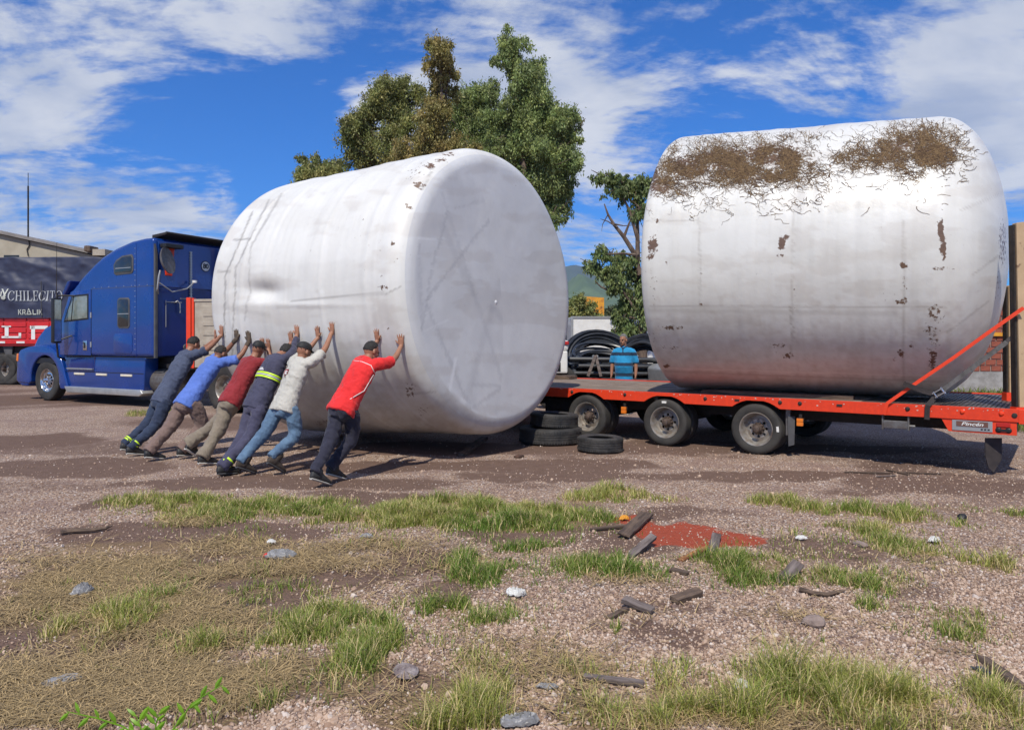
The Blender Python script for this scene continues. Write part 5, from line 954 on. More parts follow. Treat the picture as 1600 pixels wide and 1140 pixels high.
tree('tallest eucalyptus on the right, drooping green foliage and leaning tip', 44, [(812,620),(815,500),(820,400),(820,300),(815,200),(800,100),(792,60)], [(790,62,20,18),(800,84,22,20),(788,95,16,14),(826,108,26,24),(815,130,26,22),(835,145,30,30),(815,175,36,30),(850,180,34,30),(800,215,40,30),(840,220,44,34),(878,205,30,30),(890,185,18,16),(865,250,34,30),(820,260,44,30),(800,240,34,24),(850,290,36,28),(880,290,22,24),(872,325,22,22),(860,340,16,14),(780,190,26,20),(895,215,14,16)], 125000, .14, GRN, EG, seed=6)
tree('small low tree crown showing at the left above the pushed tank', 55, [(500,620),(500,450),(502,300)], [(490,265,22,18),(512,262,22,18),(525,275,24,14),(500,285,30,14),(478,278,12,12)], 18000, .18, OL, EG, seed=7)
tree('sparse drooping pepper like tree with bare brown limbs beside the loaded tank', 24, [(1003,600),(1004,560),(1002,500),(998,440),(994,400),(996,350),(1000,300)], [(938,275,12,7),(955,278,16,9),(975,285,16,10),(960,300,16,9),(990,300,22,18),(1012,290,20,20),(1000,325,20,14),(945,398,16,12),(965,405,20,14),(925,412,12,9),(950,420,18,10),(985,420,18,16),(940,430,12,7),(965,445,16,16),(985,460,18,20),(1000,480,20,22),(975,480,14,14),(968,500,12,12),(990,510,22,16),(1005,530,18,16),(965,520,10,8),(1010,440,16,30)], 22000, .10, ((.17,.24,.09),(.32,.36,.13)), None, 'pepper_tree', droop=.8, rb=.17, seed=9)
# its bare limbs
o = thing('dead_branch', 'bare twisted dead branch reaching left out of the sparse tree', 'branch', (xy(1003, 23.8), 23.8, 0)); 
def bl(pp_, r0): mb = MB(); mb.tube([Vector((xy(a_, 23.8)-xy(1003, 23.8), (i % 2)*.1, zy(b_, 23.8))) for i, (a_, b_) in enumerate(pp_)], [r0*(1-.8*i/(len(pp_)-1)) for i in range(len(pp_))], 7); mb.build('limb', MATS['bark'], o, True)
bl([(1000,430),(992,395),(975,370),(960,350),(950,335),(945,318)], .10); bl([(965,355),(950,345),(938,342)], .03); bl([(950,335),(942,350),(940,362)], .02); bl([(975,370),(985,345),(992,330)], .05); bl([(960,350),(975,352),(990,352)], .03); bl([(998,470),(970,456),(955,455),(940,448),(930,440)], .07); bl([(950,455),(944,450),(944,440)], .03); bl([(998,380),(985,330),(970,300),(955,285)], .06)
def bush(label, px, py, Y, blobs, cnt, size, seed, colr=OL, name='bush', grp=None):
    X0 = xy(px, Y); t = thing(name, label, 'bush', (X0, Y, 0), 0, grp); mb = MB()
    for i in range(4): mb.tube([(0, 0, -.1), (rnd.uniform(-.6, .6), rnd.uniform(-.3, .3), max(.5, zy(py, Y)*.5)), (rnd.uniform(-1.2, 1.2), 0, zy(py, Y)*.85)], [.08, .05, .02], 6)
    mb.build('stems', MATS['bark'], t); leaf_cloud('foliage', t, [(xy(a_, Y)-X0, 0, zy(b_, Y)) for a_, b_, c_, d_ in blobs], [(c_/F*Y, c_/F*Y*.8, d_/F*Y) for a_, b_, c_, d_ in blobs], cnt, size, colr, .1, seed=seed); return t
bush('dark thorny bush in front of the yellow sheet', 900, 480, 45, [(890,480,18,14),(905,478,18,14),(918,488,14,8),(895,500,26,12),(925,497,20,8),(870,490,20,20)], 15000, .16, 21)
bush('grey green bush on the slope right of the yellow sheet', 970, 480, 70, [(965,488,26,12),(1000,485,26,16),(1040,480,40,20),(985,500,40,12)], 9000, .25, 22, ((.08,.10,.045),(.13,.14,.06)))
bush('low dark hedge beyond the red lorry', -60, 580, 60, [(120,560,120,20),(300,560,120,20),(450,560,100,20),(600,560,120,20),(750,560,100,22)], 24000, .4, 23)
bush('trees beyond the trailer at the right', 1500, 500, 60, [(1180,520,90,30),(1330,515,100,30),(1480,510,90,34),(1640,500,90,50)], 24000, .4, 24)
# ------------------------------------------------------------------ people
def loft(mb, rings, n=16):      # rings: (centre, side vector * half width, depth vector * half depth); closed with caps
    k = len(rings); vs = []
    for c, sx, sy in rings:
        for j in range(n): t = 2*PI*j/n; vs.append(c+sx*math.cos(t)+sy*math.sin(t))
    fs = [(i*n+j, i*n+(j+1) % n, (i+1)*n+(j+1) % n, (i+1)*n+j) for i in range(k-1) for j in range(n)]+[tuple(range(n))[::-1], tuple(range((k-1)*n, k*n))]
    mb.add(vs, fs)
def limb(mb, pts, rad, n=12, rounded=True):
    pts = [Vector(p) for p in pts]; P_ = []; R_ = []
    for i in range(len(pts)-1):
        for t in (0, .33, .66): P_.append(pts[i].lerp(pts[i+1], t)); R_.append(rad[i]*(1-t)+rad[i+1]*t)
    P_.append(pts[-1]); R_.append(rad[-1])
    for _ in range(2):
        P_ = [P_[0]]+[P_[i]*.5+(P_[i-1]+P_[i+1])*.25 for i in range(1, len(P_)-1)]+[P_[-1]]
    if rounded:
        d0 = (P_[0]-P_[1]).normalized(); d1 = (P_[-1]-P_[-2]).normalized(); P_ = [P_[0]+d0*R_[0]*.8, P_[0]+d0*R_[0]*.45]+P_+[P_[-1]+d1*R_[-1]*.45, P_[-1]+d1*R_[-1]*.8]; R_ = [R_[0]*.45, R_[0]*.86]+R_+[R_[-1]*.86, R_[-1]*.45]
    mb.tube(P_, R_, n)
def ellip(mb, c, ax, n=14, f=None):
    ux, uy, uz = ax; vs = [c+uz]; k = n//2+1
    for i in range(1, k):
        a_ = PI*i/k
        for j in range(n): b_ = 2*PI*j/n; vs.append(c+uz*math.cos(a_)+(ux*math.cos(b_)+uy*math.sin(b_))*math.sin(a_))
    vs.append(c-uz); fs = [(0, 1+j, 1+(j+1) % n) for j in range(n)]
    for i in range(k-2): fs += [(1+i*n+j, 1+(i+1)*n+j, 1+(i+1)*n+(j+1) % n, 1+i*n+(j+1) % n) for j in range(n)]
    e = len(vs)-1; fs += [(e, e-n+(j+1) % n, e-n+j) for j in range(n)]; mb.add(vs, fs)
dg = lambda: bpy.context.evaluated_depsgraph_get()
def solid(mb, name, m, parent, voxel, smooth=3, dec=None, disp=None, label=None, wr=0, seed=0):
    me = mb.mesh('tmp', m); o = bpy.data.objects.new(name, me); C.objects.link(o)
    r = o.modifiers.new('r', 'REMESH'); r.mode = 'VOXEL'; r.voxel_size = voxel; r.use_smooth_shade = True
    if smooth: s_ = o.modifiers.new('s', 'SMOOTH'); s_.iterations = smooth; s_.factor = .5
    if dec: d_ = o.modifiers.new('d', 'DECIMATE'); d_.ratio = dec
    me2 = bpy.data.meshes.new_from_object(o.evaluated_get(dg())); o.modifiers.clear(); o.data = me2; me2.name = name
    if wr:
        n = len(me2.vertices); co = np.empty(n*3, np.float32); me2.vertices.foreach_get('co', co); co = co.reshape(-1, 3); no = np.empty(n*3, np.float32); me2.vertex_normals.foreach_get('vector', no); no = no.reshape(-1, 3)
        w = ((np.abs(fbm(co[:, 0]*9+seed, co[:, 1]*9+co[:, 2]*3, co[:, 2]*9+co[:, 0]*7, 3)-.5)*-2.6+.3)+(fbm(co[:, 0]*4+seed, co[:, 1]*4, co[:, 2]*4, 2)-.5)*.6)*wr; co = co+no*w[:, None]; me2.vertices.foreach_set('co', co.ravel()); me2.update()
    me2.materials.clear(); me2.materials.append(m); me2.polygons.foreach_set('use_smooth', [True]*len(me2.polygons))
    if parent: o.parent = parent
    if label: o['label'] = label
    return o
UP = Vector((0, 0, 1))
def hand(mb, wrist, d, nrm, left, s=1.0, spread=.22, curl=.15, thick=1.0):
    # d: towards the finger tips, nrm: from the palm outwards through the BACK of the hand
    d = d.normalized(); nrm = (nrm-d*nrm.dot(d)).normalized(); side = d.cross(nrm)*(1 if left else -1)   # towards the thumb
    L_ = .095*s; rings = []
    for t, w, h in ((-.15, .026, .020), (.1, .032, .020), (.45, .040, .017), (.8, .043, .015), (1.0, .040, .012)): rings.append((wrist+d*L_*t, side*w*s*thick, nrm*h*s*thick))
    loft(mb, rings, 12)
    kn = wrist+d*L_*.93
    for i, (off, ln, ang) in enumerate(((.030, .072, .20), (.010, .080, .05), (-.011, .075, -.09), (-.030, .060, -.24))):
        b_ = kn+side*off*s-d*abs(off)*.15; dd = (d+side*math.sin(ang)*spread/.2*.8).normalized(); p1 = b_+dd*ln*.45*s; p2 = p1+(dd-nrm*curl*.6).normalized()*ln*.32*s; p3 = p2+(dd-nrm*curl*1.4).normalized()*ln*.26*s
        r = (.0088 if i < 3 else .0078)*s*thick; limb(mb, [b_-dd*.02, p1, p2, p3], [r*1.08, r, r*.94, r*.8], 8)
    tb = wrist+d*L_*.25+side*.026*s; t1_ = tb+(side*.75+d*.65).normalized()*.042*s; t2_ = t1_+(side*.45+d*.9).normalized()*.030*s; limb(mb, [tb-side*.012, t1_, t2_], [.014*s*thick, .0105*s*thick, .0085*s*thick], 8)
    return side
def shoe(parent, heel, toe, m, sole=True, label=None, boot=0.0, shank=None):
    d = (toe-heel); Ln = d.length; d.normalize(); sd = d.cross(UP).normalized(); up = sd.cross(d); mb = MB()
    rings = [(heel-d*.025+up*.055, sd*.026, up*.042), (heel+d*.02+up*.060, sd*.043, up*.058), (heel+d*.30*Ln+up*.064, sd*.043, up*.062), (heel+d*.55*Ln+up*.048, sd*.047, up*.046), (heel+d*.8*Ln+up*.036, sd*.045, up*.032), (heel+d*.97*Ln+up*.03, sd*.034, up*.024), (heel+d*1.02*Ln+up*.028, sd*.014, up*.014)]
    loft(mb, rings, 14); ank = heel+d*.06+up*.06
    if shank is not None: limb(mb, [ank, ank.lerp(shank, .0)+(shank-ank).normalized()*(.05+boot)], [.052, .054])
    o = solid(mb, 'shoe', m, parent, .012, 2)
    mb = MB(); rg = [(heel-d*.012+up*.012, sd*.026, up*.014), (heel+d*.04+up*.012, sd*.040, up*.015), (heel+d*.4*Ln+up*.012, sd*.036, up*.014), (heel+d*.75*Ln+up*.010, sd*.048, up*.013), (heel+d*1.02*Ln+up*.012, sd*.022, up*.010)]
    loft(mb, rg, 12); mb.build('sole', MATS['sole'] if sole else MATS['rubber_grey'], o, True)
    return o
def head(mb, c, f, up, s=1.0):
    f = f.normalized(); up = (up-f*up.dot(f)).normalized(); sd = f.cross(up)
    ellip(mb, c+up*.028*s-f*.012*s, (sd*.074*s, f*.094*s, up*.098*s), 18); ellip(mb, c-up*.045*s+f*.028*s, (sd*.056*s, f*.060*s, up*.066*s), 14); ellip(mb, c-up*.088*s+f*.055*s, (sd*.028*s, f*.026*s, up*.022*s), 10)
    ellip(mb, c+up*.022*s+f*.078*s, (sd*.050*s, f*.014*s, up*.012*s), 10)
    loft(mb, [(c+up*.018*s+f*.082*s, sd*.008*s, f*.010*s), (c-up*.008*s+f*.096*s, sd*.011*s, f*.014*s), (c-up*.026*s+f*.098*s, sd*.016*s, f*.015*s), (c-up*.034*s+f*.088*s, sd*.012*s, f*.010*s)], 8)
    ellip(mb, c-up*.055*s+f*.083*s, (sd*.024*s, f*.010*s, up*.006*s), 8); ellip(mb, c-up*.066*s+f*.080*s, (sd*.022*s, f*.011*s, up*.006*s), 8)
    for g in (-1, 1):
        ellip(mb, c+sd*g*.036*s-up*.028*s+f*.052*s, (sd*.02*s, f*.022*s, up*.022*s), 8); ellip(mb, c+sd*g*.078*s-f*.004*s-up*.004*s, (sd*.010*s, (f*.9-up*.3).normalized()*.018*s, up*.032*s), 8)
    return f, up, sd
def hairmesh(parent, c, f, up, m, s=1.0, short=0.0, name='hair', seed=0):
    f = f.normalized(); up = (up-f*up.dot(f)).normalized(); sd = f.cross(up); mb = MB(); n = 36; k = 22; vs = []; cc = c+up*.028*s-f*.012*s
    for i in range(k+1):
        a_ = PI*i/k
        for j in range(n):
            b_ = 2*PI*j/n; x_, y_, z_ = math.sin(a_)*math.cos(b_), math.sin(a_)*math.sin(b_), math.cos(a_)
            line = -.42 if y_ < -.1 else (-.30+.9*max(0, y_+.1) if y_ < .35 else .42); kk = min(1, max(0, (z_-line)*6)); rr = .86+(.24-short)*kk+float(vn(x_*6+seed, y_*6, z_*6)-.5)*.14*kk
            vs.append(cc+(sd*.074*x_+f*.094*y_+up*.098*z_)*rr*s)
    fs = [(i*n+j, i*n+(j+1) % n, (i+1)*n+(j+1) % n, (i+1)*n+j) for i in range(k) for j in range(n)]; mb.add(vs, fs); me = mb.mesh(name, m, True); bm = bmesh.new(); bm.from_mesh(me); bmesh.ops.remove_doubles(bm, verts=bm.verts, dist=.0004); bm.to_mesh(me); bm.free(); return link(name, me, parent)
def capmesh(parent, c, f, up, m, back=False, s=1.0, flat=True):
    f = f.normalized(); up = (up-f*up.dot(f)).normalized(); sd = f.cross(up); cc = c+up*.028*s-f*.012*s; mb = MB(); rings = []
    for t, w in ((.10, 1.13), (.35, 1.14), (.62, 1.05), (.88, .82), (1.02, .5), (1.10, .12)): rings.append((cc+up*.098*s*t, sd*.074*s*w, f*.094*s*w))
    loft(mb, rings, 26); o = mb.build('cap', m, parent, True); g = -1 if back else 1; mb = MB(); rings = []
    for i in range(9):
        y_ = -1+2*i/8; hw = math.sqrt(max(0, 1-y_*y_))
    vs = []; n = 14
    for i in range(n+1):
        a_ = -1.15+2.3*i/n; e0 = cc+up*.016*s+(sd*math.sin(a_)*.080+f*g*math.cos(a_)*.100)*s; e1 = e0+f*g*.068*s*math.cos(a_*.8)+up*(-.012)*s
        vs += [e0, e1, e1+up*.004, e0+up*.006]
    mb.add(vs, [(4*i+j, 4*i+(j+1) % 4, 4*i+4+(j+1) % 4, 4*i+4+j) for i in range(n) for j in range(4)]+[(0, 1, 2, 3), (4*n, 4*n+3, 4*n+2, 4*n+1)]); mb.build('brim', m, o, True)
    return o
def z2(p): return (200+p[0]/4.073, 480+p[1]/4.071)
def z3(p): return (360+p[0]/3.8, 480+p[1]/3.8)
def pusher(label, zf, D, cfg, group='men pushing the tank'):
    H_ = Vector(cfg['head_dir']).normalized(); H_.z = 0; H_.normalize(); RT = Vector((H_.y, -H_.x, 0))      # heading and right side
    toeL = gp(*zf(D['toeL'])) if cfg.get('toeLz', 0) == 0 else None; toeR = gp(*zf(D['toeR'])); toeL = gp(*zf(D['toeL']))
    base = (toeL+toeR)/2
    if cfg.get('base') is not None: base = base+Vector(cfg['base'])
    def pl(key, off=0.0):                                       # point of the body plane parallel to the heading, off metres to the right
        px, py = zf(D[key]); d = Vector(((px-800)/F, 1, (HOR-py)/F)); o = base+RT*off; t = (o-Vector((0, 0, EYE))).dot(RT)/d.dot(RT); return Vector((0, 0, EYE))+d*t
    hips = pl('hips'); neck = pl('neck'); hd = pl('head'); spine = (neck-hips).normalized(); sw = cfg.get('sw', .19)
    if cfg.get('v'): print(label[:30], 'base', base, 'hips', hips, 'neck', neck, 'torso', (neck-hips).length)
    shL = neck-RT*sw-spine*.06; shR = neck+RT*sw-spine*.06; hipL = hips-RT*.10; hipR = hips+RT*.10
    th = thing('person', label, 'person', (base.x, base.y, 0), 0, group); inv = T(-base.x, -base.y, 0)
    def onTank(px, py):
        h = bvh1.ray_cast(eye, (wp(px, py, 10)-eye).normalized()); n_ = h[1] if h[1].dot(eye-h[0]) > 0 else -h[1]; return h[0], n_
    hands = {}
    for sname, sh, off in (('L', shL, -.2), ('R', shR, .2)):
        px, py = zf(D['wr'+sname]); p, n_ = onTank(px, py); wr_ = p+n_*.045; L0 = (wr_-sh).length; mid = (wr_+sh)/2; ch = (wr_-sh); want = max(L0*1.03, .54)
        b_ = math.sqrt(max(0, (want/2)**2-(L0/2)**2)); bd = (-UP*.8+RT*(-.5 if sname == 'L' else .5)); bd = (bd-ch.normalized()*bd.dot(ch.normalized())).normalized(); el = mid+bd*b_
        hands[sname] = (sh, el, wr_, n_, p)
        if cfg.get('v'): print('   arm', sname, round(L0, 2))
    legs = {}
    for sname, hip_, off in (('L', hipL, -.1), ('R', hipR, .1)):
        kn = pl('kn'+sname, off); an = pl('an'+sname, off); tg = gp(*zf(D['toe'+sname])); tg.z = .0; heel = pl('he'+sname, off)
        # keep the foot one length behind its toe
        fd = Vector((tg.x-heel.x, tg.y-heel.y, 0)); dirf = H_*.27 if cfg.get('ff', True) else fd; raise_ = max(0, min(.16, heel.z)); heel = tg-dirf.normalized()*math.sqrt(.27**2-raise_**2)+UP*raise_; an = heel+H_*.045+UP*.085
        want = hip_.lerp(an, .5); Lc = (an-hip_).length; tot = max(Lc*(1.012 if sname == 'L' else 1.035), .86); bend = math.sqrt(max(0, (tot/2)**2-(Lc/2)**2)); cd = (an-hip_).normalized(); bd = (H_-cd*H_.dot(cd)).normalized(); kn = hip_.lerp(an, .48)+bd*bend
        legs[sname] = (hip_, kn, an, heel, tg)
        if cfg.get('v'): print('   leg', sname, round(Lc, 2), 'raise', round(raise_, 2))
    SK = MATS[cfg.get('skin', 'skin')]; mb = MB(); hf = Vector(cfg.get('face', (H_.x, H_.y, -.35)))
    hup = Vector(cfg.get('hup', (spine*1.0+UP*.3))); hf, hup, hsd = head(mb, hd, hf, hup, 1.0)
    dpt = RT.cross(spine).normalized()
    limb(mb, [neck-spine*.06, neck+spine*.02, hd-hup*.03-hf*.02], [.062, .056, .055], 12)
    loft(mb, [(hips-spine*.05, RT*.13, dpt*.09), (hips+spine*.15, RT*.13, dpt*.09), (neck-spine*.15, RT*.15, dpt*.09), (neck-spine*.04, RT*.10, dpt*.06)])
    for sname in 'LR':
        sh, el, wr_, n_, p = hands[sname]; limb(mb, [neck-spine*.08, sh, el, wr_], [.06, .050, .042, .027], 12)
        hp, kn, an, heel, tg = legs[sname]; limb(mb, [hips, hp, kn, an+(kn-an).normalized()*.03, an-UP*.02+(tg-heel)*.12], [.08, .07, .042, .034, .030], 10)
    gl = MB() if cfg.get('gloves') else mb
    for sname in 'LR':
        sh, el, wr_, n_, p = hands[sname]; upd = UP-n_*UP.dot(n_); upd = upd.normalized()+Vector(cfg.get('hd'+sname, (0, 0, 0)))
        hand(gl, wr_-n_*.018, upd-n_*.18, n_, sname == 'L', 1.0, .28, .12, 1.12 if cfg.get('gloves') else 1.0)
    if cfg.get('gloves'):
        for sname in 'LR': sh, el, wr_, n_, p = hands[sname]; limb(gl, [wr_+(el-wr_).normalized()*.04, wr_], [.036, .032]); hand(mb, wr_-n_*.018, UP-n_*.18, n_, sname == 'L', .8)
        solid(gl, 'gloves', MATS['glove'], th, .006, 1, .3, wr=0)
    body = solid(mb, 'body', SK, th, .0065, 2, .22)
    for g in (-1, 1):
        mb = MB(); ellip(mb, hd+hsd*g*.032+hf*.083+hup*.006, (hsd*.013, hf*.008, hup*.007), 8); mb.build('eye', MATS['black'], th, True)
    # shirt
    mb = MB(); cw = cfg.get('girth', 1.0)
    loft(mb, [(hips-spine*.13, RT*.182*cw, dpt*.142*cw), (hips-spine*.03, RT*.182*cw, dpt*.140*cw), (hips+spine*.18, RT*.165*cw, dpt*.120*cw), (neck-spine*.26, RT*.182*cw, dpt*.125*cw), (neck-spine*.13, RT*.185*cw, dpt*.115*cw), (neck-spine*.05, RT*.140, dpt*.09), (neck+spine*.005, RT*.070, dpt*.068), (neck+spine*.02, RT*.062, dpt*.06)], 22)
    for sname in 'LR':
        sh, el, wr_, n_, p = hands[sname]; e = sh.lerp(el, cfg.get('sleeve', .75))
        if cfg.get('long'): limb(mb, [neck-spine*.10, sh, el, el.lerp(wr_, .8)], [.08, .073, .058, .042])
        else: limb(mb, [neck-spine*.10, sh, e], [.085, .076, .068]); loft(mb, [(e-(el-sh).normalized()*.05, RT.cross((el-sh)).normalized()*.070, (el-sh).cross(RT.cross(el-sh)).normalized()*.070), (e+(el-sh).normalized()*.03, RT.cross((el-sh)).normalized()*.073, (el-sh).cross(RT.cross(el-sh)).normalized()*.073)])
    sh_o = solid(mb, 'shirt', MATS[cfg['shirt']], th, .011, 3, None, wr=.024, seed=cfg.get('seed', 1))
    mb = MB(); w = 1.12*cfg.get('pw', 1.0)
    loft(mb, [(hips-spine*.00, RT*.140*cw, dpt*.095*cw), (hips-spine*.06, RT*.158*cw, dpt*.116*cw), (hips-spine*.13, RT*.16*cw, dpt*.12*cw), (hips-spine*.2, RT*.10, dpt*.09)], 18)
    for sname in 'LR':
        hp, kn, an, heel, tg = legs[sname]; limb(mb, [hp-spine*.05, hp.lerp(kn, .3), kn, kn.lerp(an, .5), an+(an-kn).normalized()*.015], [.076*w, .086*w, .074*w, .060*w, cfg.get('cuff', .055)*w], 14, False)
    solid(mb, 'trousers', MATS[cfg['trousers']], th, .011, 3, None, wr=.024, seed=cfg.get('seed', 1)+5)
    for sname in 'LR': hp, kn, an, heel, tg = legs[sname]; shoe(th, heel, tg, MATS[cfg.get('shoe', 'shoe_black')], cfg.get('white_sole', True), boot=cfg.get('boot', 0), shank=kn)
    if cfg.get('cap'): hairmesh(th, hd, hf, hup, MATS['hair'], 1.0, .14, seed=cfg.get('seed', 1)); capmesh(th, hd, hf, hup, MATS['cap'], cfg['cap'] == 'back')
    else: hairmesh(th, hd, hf, hup, MATS['hair'], 1.0, cfg.get('short', .03), seed=cfg.get('seed', 1))
    for o in list(th.children): o.matrix_parent_inverse = inv
    return dict(th=th, hips=hips, neck=neck, spine=spine, RT=RT, dpt=dpt, legs=legs, hands=hands, hd=hd, hf=hf, hup=hup, hsd=hsd, inv=inv, shirt=sh_o, cw=cw)
def wrap_band(info, t, w, name, m, rx=.19, ry=.133, extra=0, frac=1.0):
    c = info['hips'].lerp(info['neck'], t); mb = MB(); sp_ = info['spine']; n = 40; vs = []
    for k_ in (-.5, .5):
        for r_ in (1.0, 1.035):
            for j in range(n): a_ = 2*PI*j/n; vs.append(c+sp_*k_*w+(info['RT']*rx*math.cos(a_)+info['dpt']*ry*math.sin(a_))*r_)
    fs = []
    for j in range(n): q = (j+1) % n; fs += [(n+j, n+q, 3*n+q, 3*n+j), (j, 2*n+j, 2*n+q, q), (2*n+j, 3*n+j, 3*n+q, 2*n+q), (j, q, n+q, n+j)]
    mb.add(vs, fs); o = mb.build(name, m, info['th'], True); o.matrix_parent_inverse = info['inv']; return o
def leg_band(info, sname, t, w, m, r=.066):
    hp, kn, an, heel, tg = info['legs'][sname]; c = kn.lerp(an, t); d = (an-kn).normalized(); mb = MB(); mb.tube([c-d*w/2, c+d*w/2], [r, r], 20); o = mb.build('reflective_band', m, info['th'], True); o.matrix_parent_inverse = info['inv']
def on_back(info, t, u, w, h, name, m, off=.006, poly=None):      # patch on the back of the shirt found by ray casting
    sh = info['shirt']; me = sh.data; bv = BVHTree.FromPolygons([v.co for v in me.vertices], [tuple(p.vertices) for p in me.polygons]); c = info['hips'].lerp(info['neck'], t)+info['RT']*u; n = 9; vs = []; fs = []
    dpt = info['dpt'] if info['dpt'].dot(eye-c) > 0 else -info['dpt']
    for i in range(n):
        for j in range(n):
            a_ = (i/(n-1)-.5)*w; b_ = (j/(n-1)-.5)*h; o_ = c+info['RT']*a_+info['spine']*b_+dpt*.6; hit = bv.ray_cast(o_, -dpt); p = hit[0] if hit[0] else o_-dpt*.45; vs.append(p+dpt*off)
    fs = [(i*n+j, (i+1)*n+j, (i+1)*n+j+1, i*n+j+1) for i in range(n-1) for j in range(n-1)]
    if poly: fs = [f_ for f_ in fs if poly((f_[0]//n+.5)/(n-1), (f_[0] % n+.5)/(n-1))]
    mb = MB(); mb.add(vs, fs); me = mb.mesh(name, m, True); o = link(name, me, info['th']); o.matrix_parent_inverse = info['inv']; return o
HD = (.62, .78, 0)
p1 = pusher('leftmost man pushing, slate blue t-shirt and dark jeans', z2, dict(head=(418,240), neck=(385,285), hips=(232,565), wrL=(568,205), wrR=(606,178), toeL=(75,925), toeR=(118,938), knL=(0,0), knR=(0,0), anL=(95,890), anR=(120,890), heL=(40,900), heR=(50,925)), dict(head_dir=HD, shirt='c_slate', trousers='p_jean_dark', seed=1, skin='skin'))
for s_ in 'LR':
    leg_band(p1, s_, .80, .02, MATS['hivis'], .068); leg_band(p1, s_, .87, .02, MATS['hivis'], .066)
p2 = pusher('man in light blue t-shirt, brown trousers and work gloves, second from left', z2, dict(head=(592,298), neck=(560,330), hips=(385,585), wrL=(700,203), wrR=(780,218), toeL=(235,965), toeR=(436,950), knL=(0,0), knR=(0,0), anL=(150,920), anR=(420,890), heL=(115,955), heR=(375,940)), dict(head_dir=HD, shirt='c_lightblue', trousers='p_mauve', gloves=1, skin='skin_b', seed=2, short=.07, pw=1.12, cuff=.066))
p3 = pusher('man in dark red t-shirt, khaki trousers and black flat brimmed cap', z2, dict(head=(828,272), neck=(800,325), hips=(668,568), wrL=(868,258), wrR=(908,262), toeL=(575,995), toeR=(462,968), knL=(0,0), knR=(0,0), anL=(490,925), anR=(478,850), heL=(435,985), heR=(470,830)), dict(head_dir=HD, shirt='c_darkred', trousers='p_khaki', cap='front', seed=3, pw=1.15, cuff=.07, face=(.1, .95, -.2), base=(0, -.34, 0)))
p4 = pusher('man in navy coverall with yellow reflective bands, between dark red and white shirts', z3, dict(head=(335,272), neck=(285,290), hips=(165,555), wrL=(370,208), wrR=(404,168), toeL=(60,975), toeR=(50,985), knL=(0,0), knR=(0,0), anL=(15,900), anR=(20,905), heL=(-5,965), heR=(-15,975)), dict(head_dir=HD, shirt='c_navy', trousers='p_coverall', long=1, seed=4, cuff=.07, shoe='shoe_black', white_sole=False, girth=1.05, short=.07, base=(0, .25, 0)))
wrap_band(p4, .46, .022, 'reflective_band', MATS['hivis'], .200, .142); wrap_band(p4, .50, .014, 'reflective_band', MATS['reflect'], .201, .143); wrap_band(p4, .54, .022, 'reflective_band', MATS['hivis'], .200, .142)
for s_ in 'LR': leg_band(p4, s_, .80, .025, MATS['hivis'], .076); leg_band(p4, s_, .88, .02, MATS['hivis'], .074)
p5 = pusher('man in white t-shirt with red back emblem, faded jeans and black cap', z3, dict(head=(437,266), neck=(420,310), hips=(328,565), wrL=(530,180), wrR=(613,152), toeL=(148,988), toeR=(318,985), knL=(0,0), knR=(0,0), anL=(95,900), anR=(255,900), heL=(45,955), heR=(200,930)), dict(head_dir=HD, shirt='c_white', trousers='p_jean', cap='front', seed=5, shoe='shoe_brown', white_sole=False, boot=.06, cuff=.05))
p7 = pusher('man in bright red sports shirt and black trousers, rightmost and nearest of the pushers', z3, dict(head=(838,265), neck=(815,312), hips=(678,575), wrL=(882,198), wrR=(1020,228), toeL=(590,1056), toeR=(680,1022), knL=(0,0), knR=(0,0), anL=(560,965), anR=(625,975), heL=(495,1000), heR=(600,1010)), dict(head_dir=HD, shirt='c_red', trousers='p_black', seed=6, cuff=.06, girth=1.08, face=(.75, .6, -.3)))
# prints on the shirts
on_back(p5, .60, -.03, .085, .11, 'back_emblem', MATS['c_darkred'], .008, lambda a_, b_: b_ > abs(a_-.5)*.9-.05)
for (u_, t_, w_, h_) in ((-.035, .60, .012, .07), (-.015, .635, .04, .013), (-.015, .60, .035, .012), (-.015, .575, .04, .012)): on_back(p5, t_, u_, w_, h_, 'emblem_letter', MATS['white_paint'], .012)
for i, (u_, t_, w_) in enumerate(((-.12, .63, .02), (-.055, .635, .10), (-.04, .60, .13))): on_back(p4, t_+.0, u_, w_, .05 if i == 0 else .014, 'small_print', MATS['white_paint'], .010)
# white piping on the red shirt
def piping(info, pts):
    sh = info['shirt']; me = sh.data; bv = BVHTree.FromPolygons([v.co for v in me.vertices], [tuple(p.vertices) for p in me.polygons]); out = []
    for i in range(len(pts)-1):
        for t in np.linspace(0, 1, 9):
            px, py = pts[i][0]*(1-t)+pts[i+1][0]*t, pts[i][1]*(1-t)+pts[i+1][1]*t; px, py = z3((px, py)); d = (wp(px, py, 9)-eye).normalized(); h = bv.ray_cast(eye, d)
            if h[0]: out.append(h[0]-d*.004)
    if len(out) > 3: mb = MB(); mb.tube(out[::2], .0045, 6); o = mb.build('white_piping', MATS['white_paint'], info['th'], True); o.matrix_parent_inverse = info['inv']
piping(p7, [(725,315),(780,322),(835,345),(862,400)]); piping(p7, [(850,400),(820,450),(795,495),(710,545)])
